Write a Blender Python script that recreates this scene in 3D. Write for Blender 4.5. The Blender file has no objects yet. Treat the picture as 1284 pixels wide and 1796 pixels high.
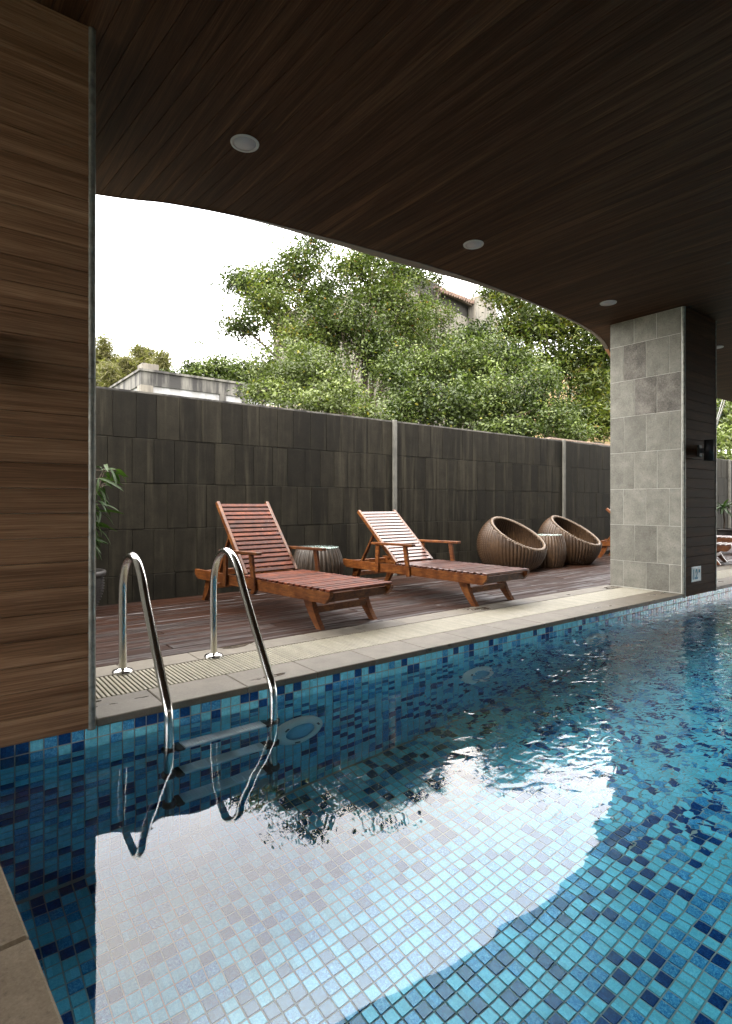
import bpy, math, random
import numpy as np
from mathutils import Vector, Matrix

random.seed(7)
rng = np.random.default_rng(7)
S = bpy.context.scene
COL = S.collection

# ------------------------------------------------------------------ camera
HC, F_PX, CX, HOR = 0.90, 1003.0, 642.0, 884.0     # eye height over the deck, focal length in photo pixels
FW = np.array([0.6115, 0.7912]); RT = np.array([0.7912, -0.6115])
cam_d = bpy.data.cameras.new('camera'); cam = bpy.data.objects.new('camera', cam_d); COL.objects.link(cam)
cam_d.sensor_fit = 'VERTICAL'; cam_d.sensor_height = 36.0; cam_d.lens = 36.0 * F_PX / 1796.0
cam_d.shift_y = -(898.0 - HOR) / 1796.0
cam_d.clip_start = 0.05; cam_d.clip_end = 2000
cam.location = (0, 0, HC)
cam.rotation_euler = (math.pi / 2, 0, math.atan2(FW[1], FW[0]) - math.pi / 2)
S.camera = cam

def at(px, py, Z):
    """a point of the place seen at photo pixel (px,py), Z metres ahead of the eye"""
    X = (px - CX) / F_PX * Z
    p = FW * Z + RT * X
    return Vector((p[0], p[1], HC - (py - HOR) / F_PX * Z))

# ------------------------------------------------------------------ sky, sun, exposure
SUN_EL, SUN_AZ = math.radians(52), math.radians(200)     # azimuth measured from +X
W = bpy.data.worlds.new('World'); S.world = W; W.use_nodes = True
nt = W.node_tree; nt.nodes.clear()
N = lambda t: nt.nodes.new(t)
out = N('ShaderNodeOutputWorld'); bg = N('ShaderNodeBackground'); sky = N('ShaderNodeTexSky')
sky.sky_type = 'NISHITA'; sky.sun_disc = False; sky.sun_elevation = SUN_EL
sky.sun_rotation = math.pi / 2 - SUN_AZ
tc = N('ShaderNodeTexCoord'); sep = N('ShaderNodeSeparateXYZ')
nt.links.new(tc.outputs['Generated'], sep.inputs[0])
# overcast cloud layer: brighter towards the zenith, as an overcast sky is, with soft lumps
mr = N('ShaderNodeMapRange'); mr.inputs['From Min'].default_value = 0.0; mr.inputs['From Max'].default_value = 1.0
mr.inputs['To Min'].default_value = 20.0; mr.inputs['To Max'].default_value = 44.0
nt.links.new(sep.outputs['Z'], mr.inputs['Value'])
cn = N('ShaderNodeTexNoise'); cn.inputs['Scale'].default_value = 3.2; cn.inputs['Detail'].default_value = 5; cn.inputs['Roughness'].default_value = 0.55
nt.links.new(tc.outputs['Generated'], cn.inputs['Vector'])
cr = N('ShaderNodeValToRGB'); cr.color_ramp.elements[0].position = 0.36; cr.color_ramp.elements[0].color = (0.80, 0.80, 0.84, 1)
cr.color_ramp.elements[1].position = 0.66; cr.color_ramp.elements[1].color = (1.06, 1.0, 0.91, 1)
nt.links.new(cn.outputs['Fac'], cr.inputs['Fac'])
vm = N('ShaderNodeVectorMath'); vm.operation = 'SCALE'
nt.links.new(cr.outputs['Color'], vm.inputs[0]); nt.links.new(mr.outputs['Result'], vm.inputs['Scale'])
mx = N('ShaderNodeMix'); mx.data_type = 'RGBA'; mx.inputs['Factor'].default_value = 0.82
nt.links.new(sky.outputs['Color'], mx.inputs['A']); nt.links.new(vm.outputs['Vector'], mx.inputs['B'])
nt.links.new(mx.outputs['Result'], bg.inputs['Color']); bg.inputs['Strength'].default_value = 0.10
nt.links.new(bg.outputs['Background'], out.inputs['Surface'])

sd = bpy.data.lights.new('sun', 'SUN'); sun = bpy.data.objects.new('sun', sd); COL.objects.link(sun)
sd.energy = 1.5; sd.angle = math.radians(14); sd.color = (1.0, 0.92, 0.80)
dirv = Vector((math.cos(SUN_AZ) * math.cos(SUN_EL), math.sin(SUN_AZ) * math.cos(SUN_EL), math.sin(SUN_EL)))
sun.rotation_euler = dirv.to_track_quat('Z', 'Y').to_euler(); sun.location = (-10, -5, 20)
S.view_settings.view_transform = 'Standard'; S.view_settings.look = 'None'
S.view_settings.exposure = 2.05; S.view_settings.gamma = 1.0; S.view_settings.use_curve_mapping = False

S.render.engine = 'CYCLES'
c = S.cycles
c.max_bounces = 12; c.diffuse_bounces = 5; c.glossy_bounces = 5; c.transmission_bounces = 10; c.transparent_max_bounces = 8
c.caustics_refractive = True; c.caustics_reflective = True; c.blur_glossy = 0.6
c.sample_clamp_indirect = 8.0; c.use_denoising = True
try:
    c.denoiser = 'OPENIMAGEDENOISE'; c.denoising_input_passes = 'RGB_ALBEDO_NORMAL'; c.denoising_prefilter = 'ACCURATE'
except Exception:
    pass

# ------------------------------------------------------------------ material helpers
class NT:
    def __init__(s, name):
        s.m = bpy.data.materials.new(name); s.m.use_nodes = True
        s.t = s.m.node_tree; s.b = s.t.nodes['Principled BSDF']; s.o = s.t.nodes['Material Output']
    def n(s, t, **kw):
        x = s.t.nodes.new(t)
        for k, v in kw.items():
            if k in x.inputs.keys(): x.inputs[k].default_value = v
            else: setattr(x, k, v)
        return x
    def l(s, a, b): s.t.links.new(a, b)
    def set(s, **kw):
        for k, v in kw.items(): s.b.inputs[k.replace('_', ' ')].default_value = v
        return s
    def coords(s, kind='Object', scale=(1, 1, 1), rot=(0, 0, 0), rand=0.0):
        tc = s.n('ShaderNodeTexCoord')
        src = tc.outputs[kind] if kind != 'Position' else s.n('ShaderNodeNewGeometry').outputs['Position']
        if rand:
            oi = s.n('ShaderNodeObjectInfo'); mu = s.n('ShaderNodeMath', operation='MULTIPLY'); mu.inputs[1].default_value = rand
            s.l(oi.outputs['Random'], mu.inputs[0])
            cb = s.n('ShaderNodeCombineXYZ'); s.l(mu.outputs[0], cb.inputs[0]); s.l(mu.outputs[0], cb.inputs[1]); s.l(mu.outputs[0], cb.inputs[2])
            ad = s.n('ShaderNodeVectorMath', operation='ADD'); s.l(src, ad.inputs[0]); s.l(cb.outputs[0], ad.inputs[1]); src = ad.outputs[0]
        mp = s.n('ShaderNodeMapping'); mp.inputs['Scale'].default_value = scale; mp.inputs['Rotation'].default_value = rot
        s.l(src, mp.inputs['Vector']); return mp.outputs[0]
    def noise(s, vec, scale=5, detail=4, rough=0.5, dist=0.0):
        x = s.n('ShaderNodeTexNoise'); x.inputs['Scale'].default_value = scale; x.inputs['Detail'].default_value = detail
        x.inputs['Roughness'].default_value = rough; x.inputs['Distortion'].default_value = dist
        s.l(vec, x.inputs['Vector']); return x.outputs['Fac']
    def ramp(s, fac, stops):
        r = s.n('ShaderNodeValToRGB'); e = r.color_ramp.elements
        while len(e) < len(stops): e.new(0.5)
        for el, (p, col) in zip(e, stops):
            el.position = p; el.color = (*col, 1) if len(col) == 3 else col
        s.l(fac, r.inputs['Fac']); return r.outputs['Color']
    def mix(s, fac, a, b, mode='MIX'):
        x = s.n('ShaderNodeMix', data_type='RGBA', blend_type=mode)
        for sock, v in (('Factor', fac), ('A', a), ('B', b)):
            if isinstance(v, (int, float)): x.inputs[sock].default_value = v
            elif isinstance(v, tuple): x.inputs[sock].default_value = (*v, 1) if len(v) == 3 else v
            else: s.l(v, x.inputs[sock])
        return x.outputs['Result']
    def val(s, fac, a, b, lo=0.0, hi=1.0):
        x = s.n('ShaderNodeMapRange'); x.inputs['From Min'].default_value = lo; x.inputs['From Max'].default_value = hi
        x.inputs['To Min'].default_value = a; x.inputs['To Max'].default_value = b; s.l(fac, x.inputs['Value']); return x.outputs['Result']
    def rnd(s, a, b):
        oi = s.n('ShaderNodeObjectInfo'); return s.val(oi.outputs['Random'], a, b)
    def scalecol(s, col, fac):
        v = s.n('ShaderNodeVectorMath', operation='SCALE'); s.l(col, v.inputs[0])
        if isinstance(fac, (int, float)): v.inputs['Scale'].default_value = fac
        else: s.l(fac, v.inputs['Scale'])
        return v.outputs[0]
    def bump(s, h, strength=0.3, dist=0.01, normal=None):
        b = s.n('ShaderNodeBump'); b.inputs['Strength'].default_value = strength; b.inputs['Distance'].default_value = dist
        s.l(h, b.inputs['Height'])
        if normal is not None: s.l(normal, b.inputs['Normal'])
        return b.outputs[0]
    def out(s, col=None, rough=None, normal=None):
        if col is not None: s.l(col, s.b.inputs['Base Color'])
        if rough is not None: s.l(rough, s.b.inputs['Roughness'])
        if normal is not None: s.l(normal, s.b.inputs['Normal'])
        return s.m

def plain(name, col, rough=0.5, metal=0.0, var=0.0, scale=6, bump=0.0, bscale=60):
    s = NT(name); s.set(Roughness=rough, Metallic=metal)
    v = s.coords('Object', rand=9.0)
    f = s.noise(v, scale, 5, 0.6)
    c1 = tuple(x * (1 - var) for x in col); c2 = tuple(min(1, x * (1 + var)) for x in col)
    cc = s.ramp(f, [(0.3, c1), (0.7, c2)])
    nrm = s.bump(s.noise(v, bscale, 3, 0.6), bump, 0.004) if bump else None
    return s.out(cc, None, nrm)

def wood_panel(name, axis_scale, rot, tones, rough=(0.42, 0.6)):
    """timber-look panel: fine and broad streaks along one axis"""
    s = NT(name); s.b.inputs['Specular IOR Level'].default_value = 0.04 if name == 'shaded_pillar_wood' else 0.10
    v = s.coords('Position', axis_scale, rot, rand=37.0)
    a = s.noise(v, 1.0, 6, 0.62, 0.25); b = s.noise(v, 5.0, 4, 0.7)
    v2 = s.coords('Position', tuple(x * 0.34 for x in axis_scale), rot, rand=13.0)
    d = s.noise(v2, 1.0, 3, 0.5)
    f = s.mix(0.52, a, b); f = s.mix(0.30, f, d)
    col = s.ramp(f, [(0.34, tones[0]), (0.47, tones[1]), (0.55, tones[2]), (0.66, tones[3])])
    col = s.scalecol(col, s.rnd(0.90, 1.10))
    r = s.val(b, rough[0], rough[1])
    return s.out(col, r, s.bump(f, 0.25, 0.002))

M = {}
T_COL = [(0.05755, 0.02835, 0.01409), (0.1458, 0.07669, 0.03962), (0.2226, 0.125, 0.06866), (0.3453, 0.2083, 0.1189)]
M['column_wood'] = wood_panel('column_wood', (1.0, 1.0, 58.0), (0, 0, 0), T_COL, (0.45, 0.62))
BA = math.radians(94.5)                 # direction of the ceiling boards, from +X
M['shaded_pillar_wood'] = wood_panel('shaded_pillar_wood', (1.65, 1.186, 20.18), (0, 0, 0), [(0.01524, 0.006388, 0.002967), (0.03555, 0.0146, 0.006527), (0.05716, 0.02465, 0.01128), (0.108, 0.04746, 0.02136)], (0.55, 0.7))  # same timber as the left wall, the pillar's shade put into darker tones
T_CEI = [(0.01949, 0.009584, 0.005075), (0.04872, 0.02368, 0.01218), (0.08281, 0.04171, 0.02132), (0.1705, 0.08796, 0.04262)]
M['ceiling_wood'] = wood_panel('ceiling_wood', (44.0, 0.8, 44.0), (0, 0, -(BA - math.pi / 2)), T_CEI, (0.55, 0.7))
M['stone_grey'] = None
def stone(name, c1, c2, c3, bump=0.5, rv=(0.75, 1.2), rough=0.85, streak=False, spec=0.3, speck=0.0, wet=False):
    s = NT(name); s.set(Roughness=rough); s.b.inputs['Specular IOR Level'].default_value = spec if name != 'wall_stone' else 0.12
    v = s.coords('Position', rand=5.0)
    fine = s.noise(v, 130, 3, 0.7); med = s.noise(v, 9, 5, 0.6)
    f = s.mix(0.45, med, fine)
    col = s.ramp(f, [(0.33, c1), (0.5, c2), (0.68, c3)])
    col = s.scalecol(col, s.rnd(*rv))
    if streak:
        v2 = s.coords('Position', (7, 7, 0.5)); st = s.noise(v2, 1.6, 5, 0.65)
        col = s.mix(s.val(st, 0.0, 0.5, 0.42, 0.66), col, tuple(x * 0.35 for x in c1))
        st2 = s.noise(s.coords('Position', (11, 11, 0.7)), 1.3, 4, 0.6)
        col = s.mix(s.val(st2, 0.0, 0.6, 0.54, 0.70), col, tuple(x * 2.2 for x in c3))
    if speck:
        sp = s.noise(s.coords('Position', rand=8.0), 62, 4, 0.75)
        col = s.mix(s.val(sp, 0.0, speck, 0.55, 0.70), col, tuple(x * 0.45 for x in c1)); col = s.mix(s.val(sp, speck * 0.8, 0.0, 0.30, 0.44), col, tuple(min(1, x * 1.25) for x in c3))
    r = None
    if wet:                                              # puddles left by bathers
        wn = s.noise(s.coords('Position', (0.8, 2.2, 1)), 1.9, 4, 0.6); w_ = s.val(wn, 0.0, 1.0, 0.60, 0.64)
        col = s.mix(w_, col, s.scalecol(col, 0.42)); r = s.val(w_, rough, 0.12)
    return s.out(col, r, s.bump(fine, bump, 0.003))
M['pillar_stone'] = stone('pillar_stone', (0.1216, 0.1157, 0.0954), (0.1931, 0.1858, 0.1547), (0.2718, 0.2594, 0.2205), 0.6, (0.82, 1.1), speck=0.55)
M['pillar_stone_dark'] = stone('pillar_stone_dark', (0.068, 0.06272, 0.05299), (0.136, 0.1254, 0.1067), (0.264, 0.243, 0.2098), 0.8, (0.9, 1.05), speck=0.80)
M['wall_stone'] = stone('wall_stone', (0.006895, 0.005902, 0.003799), (0.01164, 0.009969, 0.006561), (0.01768, 0.01547, 0.01036), 0.6, (0.66, 1.45), 0.75, True, 0.25, speck=0.50)
M['coping_stone'] = stone('coping_stone', (0.08892, 0.0747, 0.0544), (0.1289, 0.111, 0.08354), (0.16, 0.1408, 0.1088), 0.25, (0.88, 1.08), 0.55, wet=True, speck=0.25)
M['sandstone'] = stone('sandstone', (0.1364, 0.1023, 0.062), (0.1922, 0.1488, 0.0961), (0.248, 0.1984, 0.1364), 0.35, (0.92, 1.06), 0.75, speck=0.45)
M['grout'] = plain('grout', (0.3432, 0.3307, 0.2995), 0.8, 0, 0.12, 20)
M['pillar_grout'] = plain('pillar_grout', (0.56, 0.55, 0.49), 0.85, 0, 0.15, 14)
M['joint_dark'] = plain('joint_dark', (0.03, 0.028, 0.024), 0.9, 0, 0.2, 14)
M['board_gap'] = plain('board_gap', (0.012, 0.008, 0.006), 0.9, 0, 0.2, 14)
M['trim_metal'] = plain('trim_metal', (0.1674, 0.1674, 0.1426), 0.42, 0.35, 0.45, 30, 0.15, 90)
M['concrete'] = plain('concrete', (0.0837, 0.08092, 0.06975), 0.85, 0, 0.3, 9, 0.3, 50)
M['fascia_trim'] = plain('fascia_trim', (0.15, 0.12, 0.10), 0.55, 0, 0.25, 7)
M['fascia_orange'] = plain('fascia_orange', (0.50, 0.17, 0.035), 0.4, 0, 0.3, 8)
M['white_plastic'] = plain('white_plastic', (0.496, 0.4898, 0.465), 0.45, 0, 0.04, 9)
M['pool_light'] = plain('pool_light', (0.86, 0.85, 0.76), 0.35, 0, 0.05, 9)
M['diffuser'] = plain('diffuser', (0.4588, 0.4464, 0.4588), 0.5, 0, 0.04, 90)
M['black_metal'] = plain('black_metal', (0.012, 0.012, 0.014), 0.65, 0.0, 0.2, 9)
M['dark_rubber'] = plain('dark_rubber', (0.022, 0.02, 0.02), 0.5, 0, 0.2, 9)
M['rope'] = plain('rope', (0.75, 0.74, 0.70), 0.8, 0, 0.1, 9)
M['sign_white'] = plain('sign_white', (0.62, 0.70, 0.70), 0.5, 0, 0.08, 9)
M['sign_frame'] = plain('sign_frame', (0.36, 0.40, 0.42), 0.4, 0.3, 0.2, 20)
M['sign_blue'] = plain('sign_blue', (0.010, 0.19, 0.30), 0.5, 0, 0.1, 9)
M['render_grey'] = plain('render_grey', (0.33, 0.32, 0.29), 0.9, 0, 0.2, 3)

def steel():
    s = NT('stainless_steel'); s.set(Metallic=1.0, Roughness=0.13, Base_Color=(0.62, 0.61, 0.58, 1))
    v = s.coords('Object', (60, 60, 3)); f = s.noise(v, 3, 5, 0.7)
    w = s.noise(s.coords('Object'), 240, 2, 0.8)
    r = s.val(f, 0.10, 0.24); r2 = s.n('ShaderNodeMath', operation='MAXIMUM'); s.l(r, r2.inputs[0]); s.l(s.val(w, 0.0, 0.6, 0.68, 0.76), r2.inputs[1])
    return s.out(None, r2.outputs[0])
M['steel'] = steel()
M['tread_steel'] = plain('tread_steel', (0.72, 0.72, 0.70), 0.32, 0.6, 0.08, 20)

def lounger_wood(name, stops, coat, rough, spec):
    s = NT(name); s.b.inputs['Specular IOR Level'].default_value = spec
    s.b.inputs['Coat Weight'].default_value = coat; s.b.inputs['Coat Roughness'].default_value = 0.16
    v = s.coords('Object', (5, 5, 5), rand=11.0)
    g = s.noise(s.coords('Object', (3, 1.2, 9), rand=7.0), 8, 5, 0.6, 0.6); p = s.noise(v, 2.2, 4, 0.6)
    col = s.ramp(s.mix(0.5, g, p), list(zip((0.33, 0.5, 0.66), stops)))
    col = s.scalecol(col, s.rnd(0.66, 1.3))
    ch = s.noise(s.coords('Object', rand=3.0), 55, 3, 0.75); chm = s.val(ch, 0.0, 0.8, 0.685, 0.72)   # chipped varnish, dried drops
    col = s.mix(chm, col, (0.30, 0.24, 0.19))
    r = s.val(p, rough, rough + 0.16)
    return s.out(col, r, s.bump(ch, 0.25, 0.002))
M['lounger_wood'] = lounger_wood('lounger_wood', ((0.032, 0.0085, 0.003), (0.096, 0.030, 0.0075), (0.185, 0.070, 0.017)), 0.15, 0.34, 0.25)
M['slat_dry'] = lounger_wood('slat_dry', ((0.03168, 0.00627, 0.00264), (0.08712, 0.01881, 0.006336), (0.165, 0.04332, 0.01267)), 0.0, 0.42, 0.22)
M['slat_wet'] = lounger_wood('slat_wet', ((0.030, 0.009, 0.006), (0.075, 0.024, 0.014), (0.13, 0.052, 0.03)), 0.55, 0.30, 0.4)


def deck_mat():
    s = NT('deck_board')
    pos = s.coords('Position')
    g = s.noise(s.coords('Position', (1.2, 14, 14), rand=5.0), 3, 5, 0.6)
    col = s.ramp(g, [(0.3, (0.01094, 0.00371, 0.001475)), (0.5, (0.0196, 0.006746, 0.002739)), (0.7, (0.0301, 0.01113, 0.004845))])
    col = s.scalecol(col, s.rnd(0.82, 1.18))
    wet = s.noise(s.coords('Position', (0.62, 9.0, 1), rand=2.0), 1.5, 4, 0.6)
    w = s.val(wet, 0.0, 1.0, 0.51, 0.59)
    s.l(s.val(w, 0.10, 0.95), s.b.inputs['Specular IOR Level'])
    col = s.mix(w, col, s.scalecol(col, 0.62))
    r = s.val(w, 0.58, 0.34)
    wv = s.n('ShaderNodeTexWave', bands_direction='Y', wave_profile='SIN'); wv.inputs['Scale'].default_value = 17.0
    wv.inputs['Distortion'].default_value = 0.3; s.l(pos, wv.inputs['Vector'])
    inv = s.val(w, 0.30, 0.22)
    b = s.n('ShaderNodeBump'); b.inputs['Distance'].default_value = 0.002; s.l(inv, b.inputs['Strength']); s.l(wv.outputs['Fac'], b.inputs['Height'])
    return s.out(col, r, b.outputs[0])
M['deck'] = deck_mat()

def grate_mat():
    s = NT('grate_slat'); v = s.coords('Object', rand=9.0); f = s.noise(v, 18, 4, 0.6)
    col = s.ramp(f, [(0.3, (0.1781, 0.1591, 0.1067)), (0.6, (0.2227, 0.2027, 0.1432))]); col = s.scalecol(col, s.rnd(0.88, 1.08))
    s.set(Roughness=0.5); return s.out(col, None, s.bump(s.noise(v, 160, 2, 0.6), 0.2, 0.002))
M['grate'] = grate_mat()

def tile_mat(name, c1, c2, c3, mott):
    s = NT(name); s.set(Roughness=0.16)
    pos = s.coords('Position')
    f = s.noise(pos, 120, 5, 0.72, 1.2); big = s.noise(pos, 2.0, 2)
    col = s.ramp(f, [(0.36, c1), (0.5, c2), (0.66, c3)])
    col = s.mix(mott, col, c2)
    sn = s.n('ShaderNodeVectorMath', operation='SNAP'); sn.inputs[1].default_value = (0.05, 0.05, 0.05); s.l(pos, sn.inputs[0])
    wn = s.n('ShaderNodeTexWhiteNoise', noise_dimensions='3D'); s.l(sn.outputs[0], wn.inputs['Vector'])
    col = s.scalecol(col, s.val(wn.outputs['Value'], 0.86, 1.12))
    return s.out(col, None, s.bump(f, 0.12, 0.002))
M['tile_light'] = tile_mat('tile_light', (0.1194, 0.4814, 0.6219), (0.197, 0.6279, 0.7462), (0.3224, 0.7954, 0.8499), 0.25)
M['tile_mid'] = tile_mat('tile_mid', (0.01892, 0.149, 0.3851), (0.05743, 0.308, 0.5675), (0.2432, 0.5962, 0.7601), 0.0)
M['tile_dark'] = tile_mat('tile_dark', (0.001056, 0.01822, 0.1003), (0.002816, 0.0425, 0.1756), (0.01408, 0.1214, 0.3177), 0.2)

def water_mat():
    s = NT('pool_water'); t = s.t
    s.set(Base_Color=(1, 1, 1, 1), Roughness=0.0, IOR=1.333); s.b.inputs['Transmission Weight'].default_value = 1.0
    pos = s.coords('Position')
    sep = s.n('ShaderNodeSeparateXYZ'); s.l(pos, sep.inputs[0])
    amp = s.val(sep.outputs['X'], 0.0, 1.0, 1.2, 3.3)          # breeze reaches the far end of the pool
    sm = s.n('ShaderNodeMath', operation='POWER'); sm.inputs[1].default_value = 1.5; s.l(amp, sm.inputs[0])
    patch = s.val(s.noise(pos, 0.55, 2, 0.5), 0.65, 1.25, 0.35, 0.65)
    am = s.n('ShaderNodeMath', operation='MULTIPLY'); s.l(sm.outputs[0], am.inputs[0]); s.l(patch, am.inputs[1])
    n1 = s.noise(s.coords('Position', (1, 1.25, 1), (0, 0, 0.4)), 12.0, 1.6, 0.5, 0.5)
    n2 = s.noise(pos, 2.6, 2, 0.4, 0.2)
    st1 = s.val(am.outputs[0], 0.0, 0.68); st2 = s.val(amp, 0.13, 0.26)
    b1 = s.n('ShaderNodeBump'); b1.inputs['Distance'].default_value = 0.012; s.l(st1, b1.inputs['Strength']); s.l(n1, b1.inputs['Height'])
    b2 = s.n('ShaderNodeBump'); b2.inputs['Distance'].default_value = 0.03; s.l(st2, b2.inputs['Strength']); s.l(n2, b2.inputs['Height'])
    s.l(b1.outputs[0], b2.inputs['Normal']); s.l(b2.outputs[0], s.b.inputs['Normal'])
    va = t.nodes.new('ShaderNodeVolumeAbsorption'); va.inputs['Color'].default_value = (0.05, 0.76, 0.94, 1); va.inputs['Density'].default_value = 0.28
    t.links.new(va.outputs[0], s.o.inputs['Volume'])
    return s.m
M['water'] = water_mat()

def wicker():
    s = NT('wicker'); s.set(Roughness=0.45)
    v = s.coords('Object', rand=3.0); f = s.noise(v, 26, 4, 0.7); f2 = s.noise(v, 4, 3)
    col = s.ramp(s.mix(0.45, f, f2), [(0.32, (0.01299, 0.005905, 0.002435)), (0.5, (0.03507, 0.01771, 0.007607)), (0.68, (0.07015, 0.03904, 0.01796))])
    return s.out(col, None, s.bump(f, 0.4, 0.004))
M['wicker'] = wicker()
M['wicker_rim'] = plain('wicker_rim', (0.085, 0.056, 0.034), 0.5, 0, 0.5, 40, 0.4, 60)
M['wicker_dark'] = plain('wicker_dark', (0.02155, 0.01367, 0.007938), 0.45, 0, 0.5, 22, 0.4, 60)
def glass():
    s = NT('table_glass'); s.set(Base_Color=(0.80, 0.95, 0.90, 1), Roughness=0.03, IOR=1.45); s.b.inputs['Transmission Weight'].default_value = 0.85
    v = s.coords('Object'); return s.out(None, s.val(s.noise(v, 9, 3), 0.01, 0.08))
M['glass'] = glass()
M['pot'] = plain('pot', (0.02975, 0.02625, 0.0238), 0.55, 0, 0.5, 30, 0.4, 50)
M['soil'] = plain('soil', (0.03, 0.02, 0.014), 0.95, 0, 0.4, 40, 0.5, 60)
M['bark'] = plain('bark', (0.060, 0.043, 0.030), 0.9, 0, 0.5, 14, 0.6, 30)
M['ground'] = plain('ground', (0.06, 0.068, 0.035), 0.95, 0, 0.5, 2, 0.5, 9)

def leaf_mat(name, stops, transl=0.25):
    s = NT(name); s.set(Roughness=0.5); s.b.inputs['Specular IOR Level'].default_value = 0.22
    at_ = s.n('ShaderNodeAttribute', attribute_name='tint')
    col = s.ramp(at_.outputs['Fac'], stops)
    s.l(col, s.b.inputs['Base Color'])
    tr = s.n('ShaderNodeBsdfTranslucent'); s.l(s.mix(1.0, col, (1.0, 1.2, 0.5), 'MULTIPLY'), tr.inputs['Color'])
    mx = s.n('ShaderNodeMixShader'); mx.inputs[0].default_value = transl
    s.l(s.b.outputs[0], mx.inputs[1]); s.l(tr.outputs[0], mx.inputs[2]); s.l(mx.outputs[0], s.o.inputs['Surface'])
    return s.m
M['leaf_fig'] = leaf_mat('leaf_fig', [(0, (0.008165, 0.01428, 0.002221)), (0.45, (0.03986, 0.05577, 0.01138)), (0.92, (0.1097, 0.1352, 0.03307)), (0.965, (0.1653, 0.1339, 0.009916)), (1, (0.1458, 0.05668, 0.009916))])
M['leaf_pale'] = leaf_mat('leaf_pale', [(0, (0.01327, 0.01948, 0.004721)), (0.5, (0.05779, 0.07394, 0.02114)), (0.95, (0.1393, 0.1665, 0.05242)), (1, (0.1653, 0.1339, 0.01322))])
M['leaf_mango'] = leaf_mat('leaf_mango', [(0, (0.006943, 0.01255, 0.001943)), (0.5, (0.03787, 0.05155, 0.009217)), (0.9, (0.1186, 0.132, 0.02218)), (1, (0.1556, 0.103, 0.01983))])
M['leaf_vine'] = leaf_mat('leaf_vine', [(0, (0.006258, 0.01257, 0.002463)), (0.5, (0.03986, 0.05588, 0.01311)), (0.95, (0.1243, 0.1541, 0.04553)), (1, (0.1361, 0.1134, 0.01653))])
M['leaf_olive'] = leaf_mat('leaf_olive', [(0, (0.0589, 0.0558, 0.0186)), (0.5, (0.1023, 0.0961, 0.0372)), (1, (0.155, 0.1364, 0.0589))], 0.45)
M['leaf_plant'] = leaf_mat('leaf_plant', [(0, (0.008928, 0.02455, 0.004464)), (1, (0.02678, 0.0491, 0.01116))])

def stained(name, base, dark, amt=0.5):
    s = NT(name); s.set(Roughness=0.9)
    v = s.coords('Position'); f = s.noise(v, 2.2, 6, 0.62); st = s.noise(s.coords('Position', (2.6, 2.6, 0.35)), 1.7, 5, 0.6)
    col = s.ramp(f, [(0.3, tuple(x * 0.75 for x in base)), (0.6, base)])
    col = s.mix(s.val(st, 0.0, amt, 0.42, 0.58), col, dark)
    return s.out(col, None, s.bump(f, 0.3, 0.01))
M['old_render'] = stained('old_render', (0.1612, 0.1451, 0.1169), (0.06448, 0.05642, 0.04635), 0.75)
M['old_band'] = stained('old_band', (0.1088, 0.1028, 0.08866), (0.01411, 0.0129, 0.01209), 0.95)
M['old_panel'] = stained('old_panel', (0.341, 0.3472, 0.3534), (0.1488, 0.1364, 0.124), 0.6)
M['yellow_render'] = stained('yellow_render', (0.4092, 0.2852, 0.1488), (0.2976, 0.1984, 0.0992), 0.6)
M['roof_tile'] = plain('roof_tile', (0.16, 0.10, 0.075), 0.85, 0, 0.5, 9, 0.3, 30)
M['old_brick'] = plain('old_brick', (0.31, 0.2604, 0.1984), 0.9, 0, 0.25, 8)
M['dark_inside'] = plain('dark_inside', (0.02, 0.017, 0.014), 0.95, 0, 0.2, 5)
M['rust'] = plain('rust', (0.19, 0.14, 0.105), 0.8, 0.1, 0.4, 20)

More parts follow.
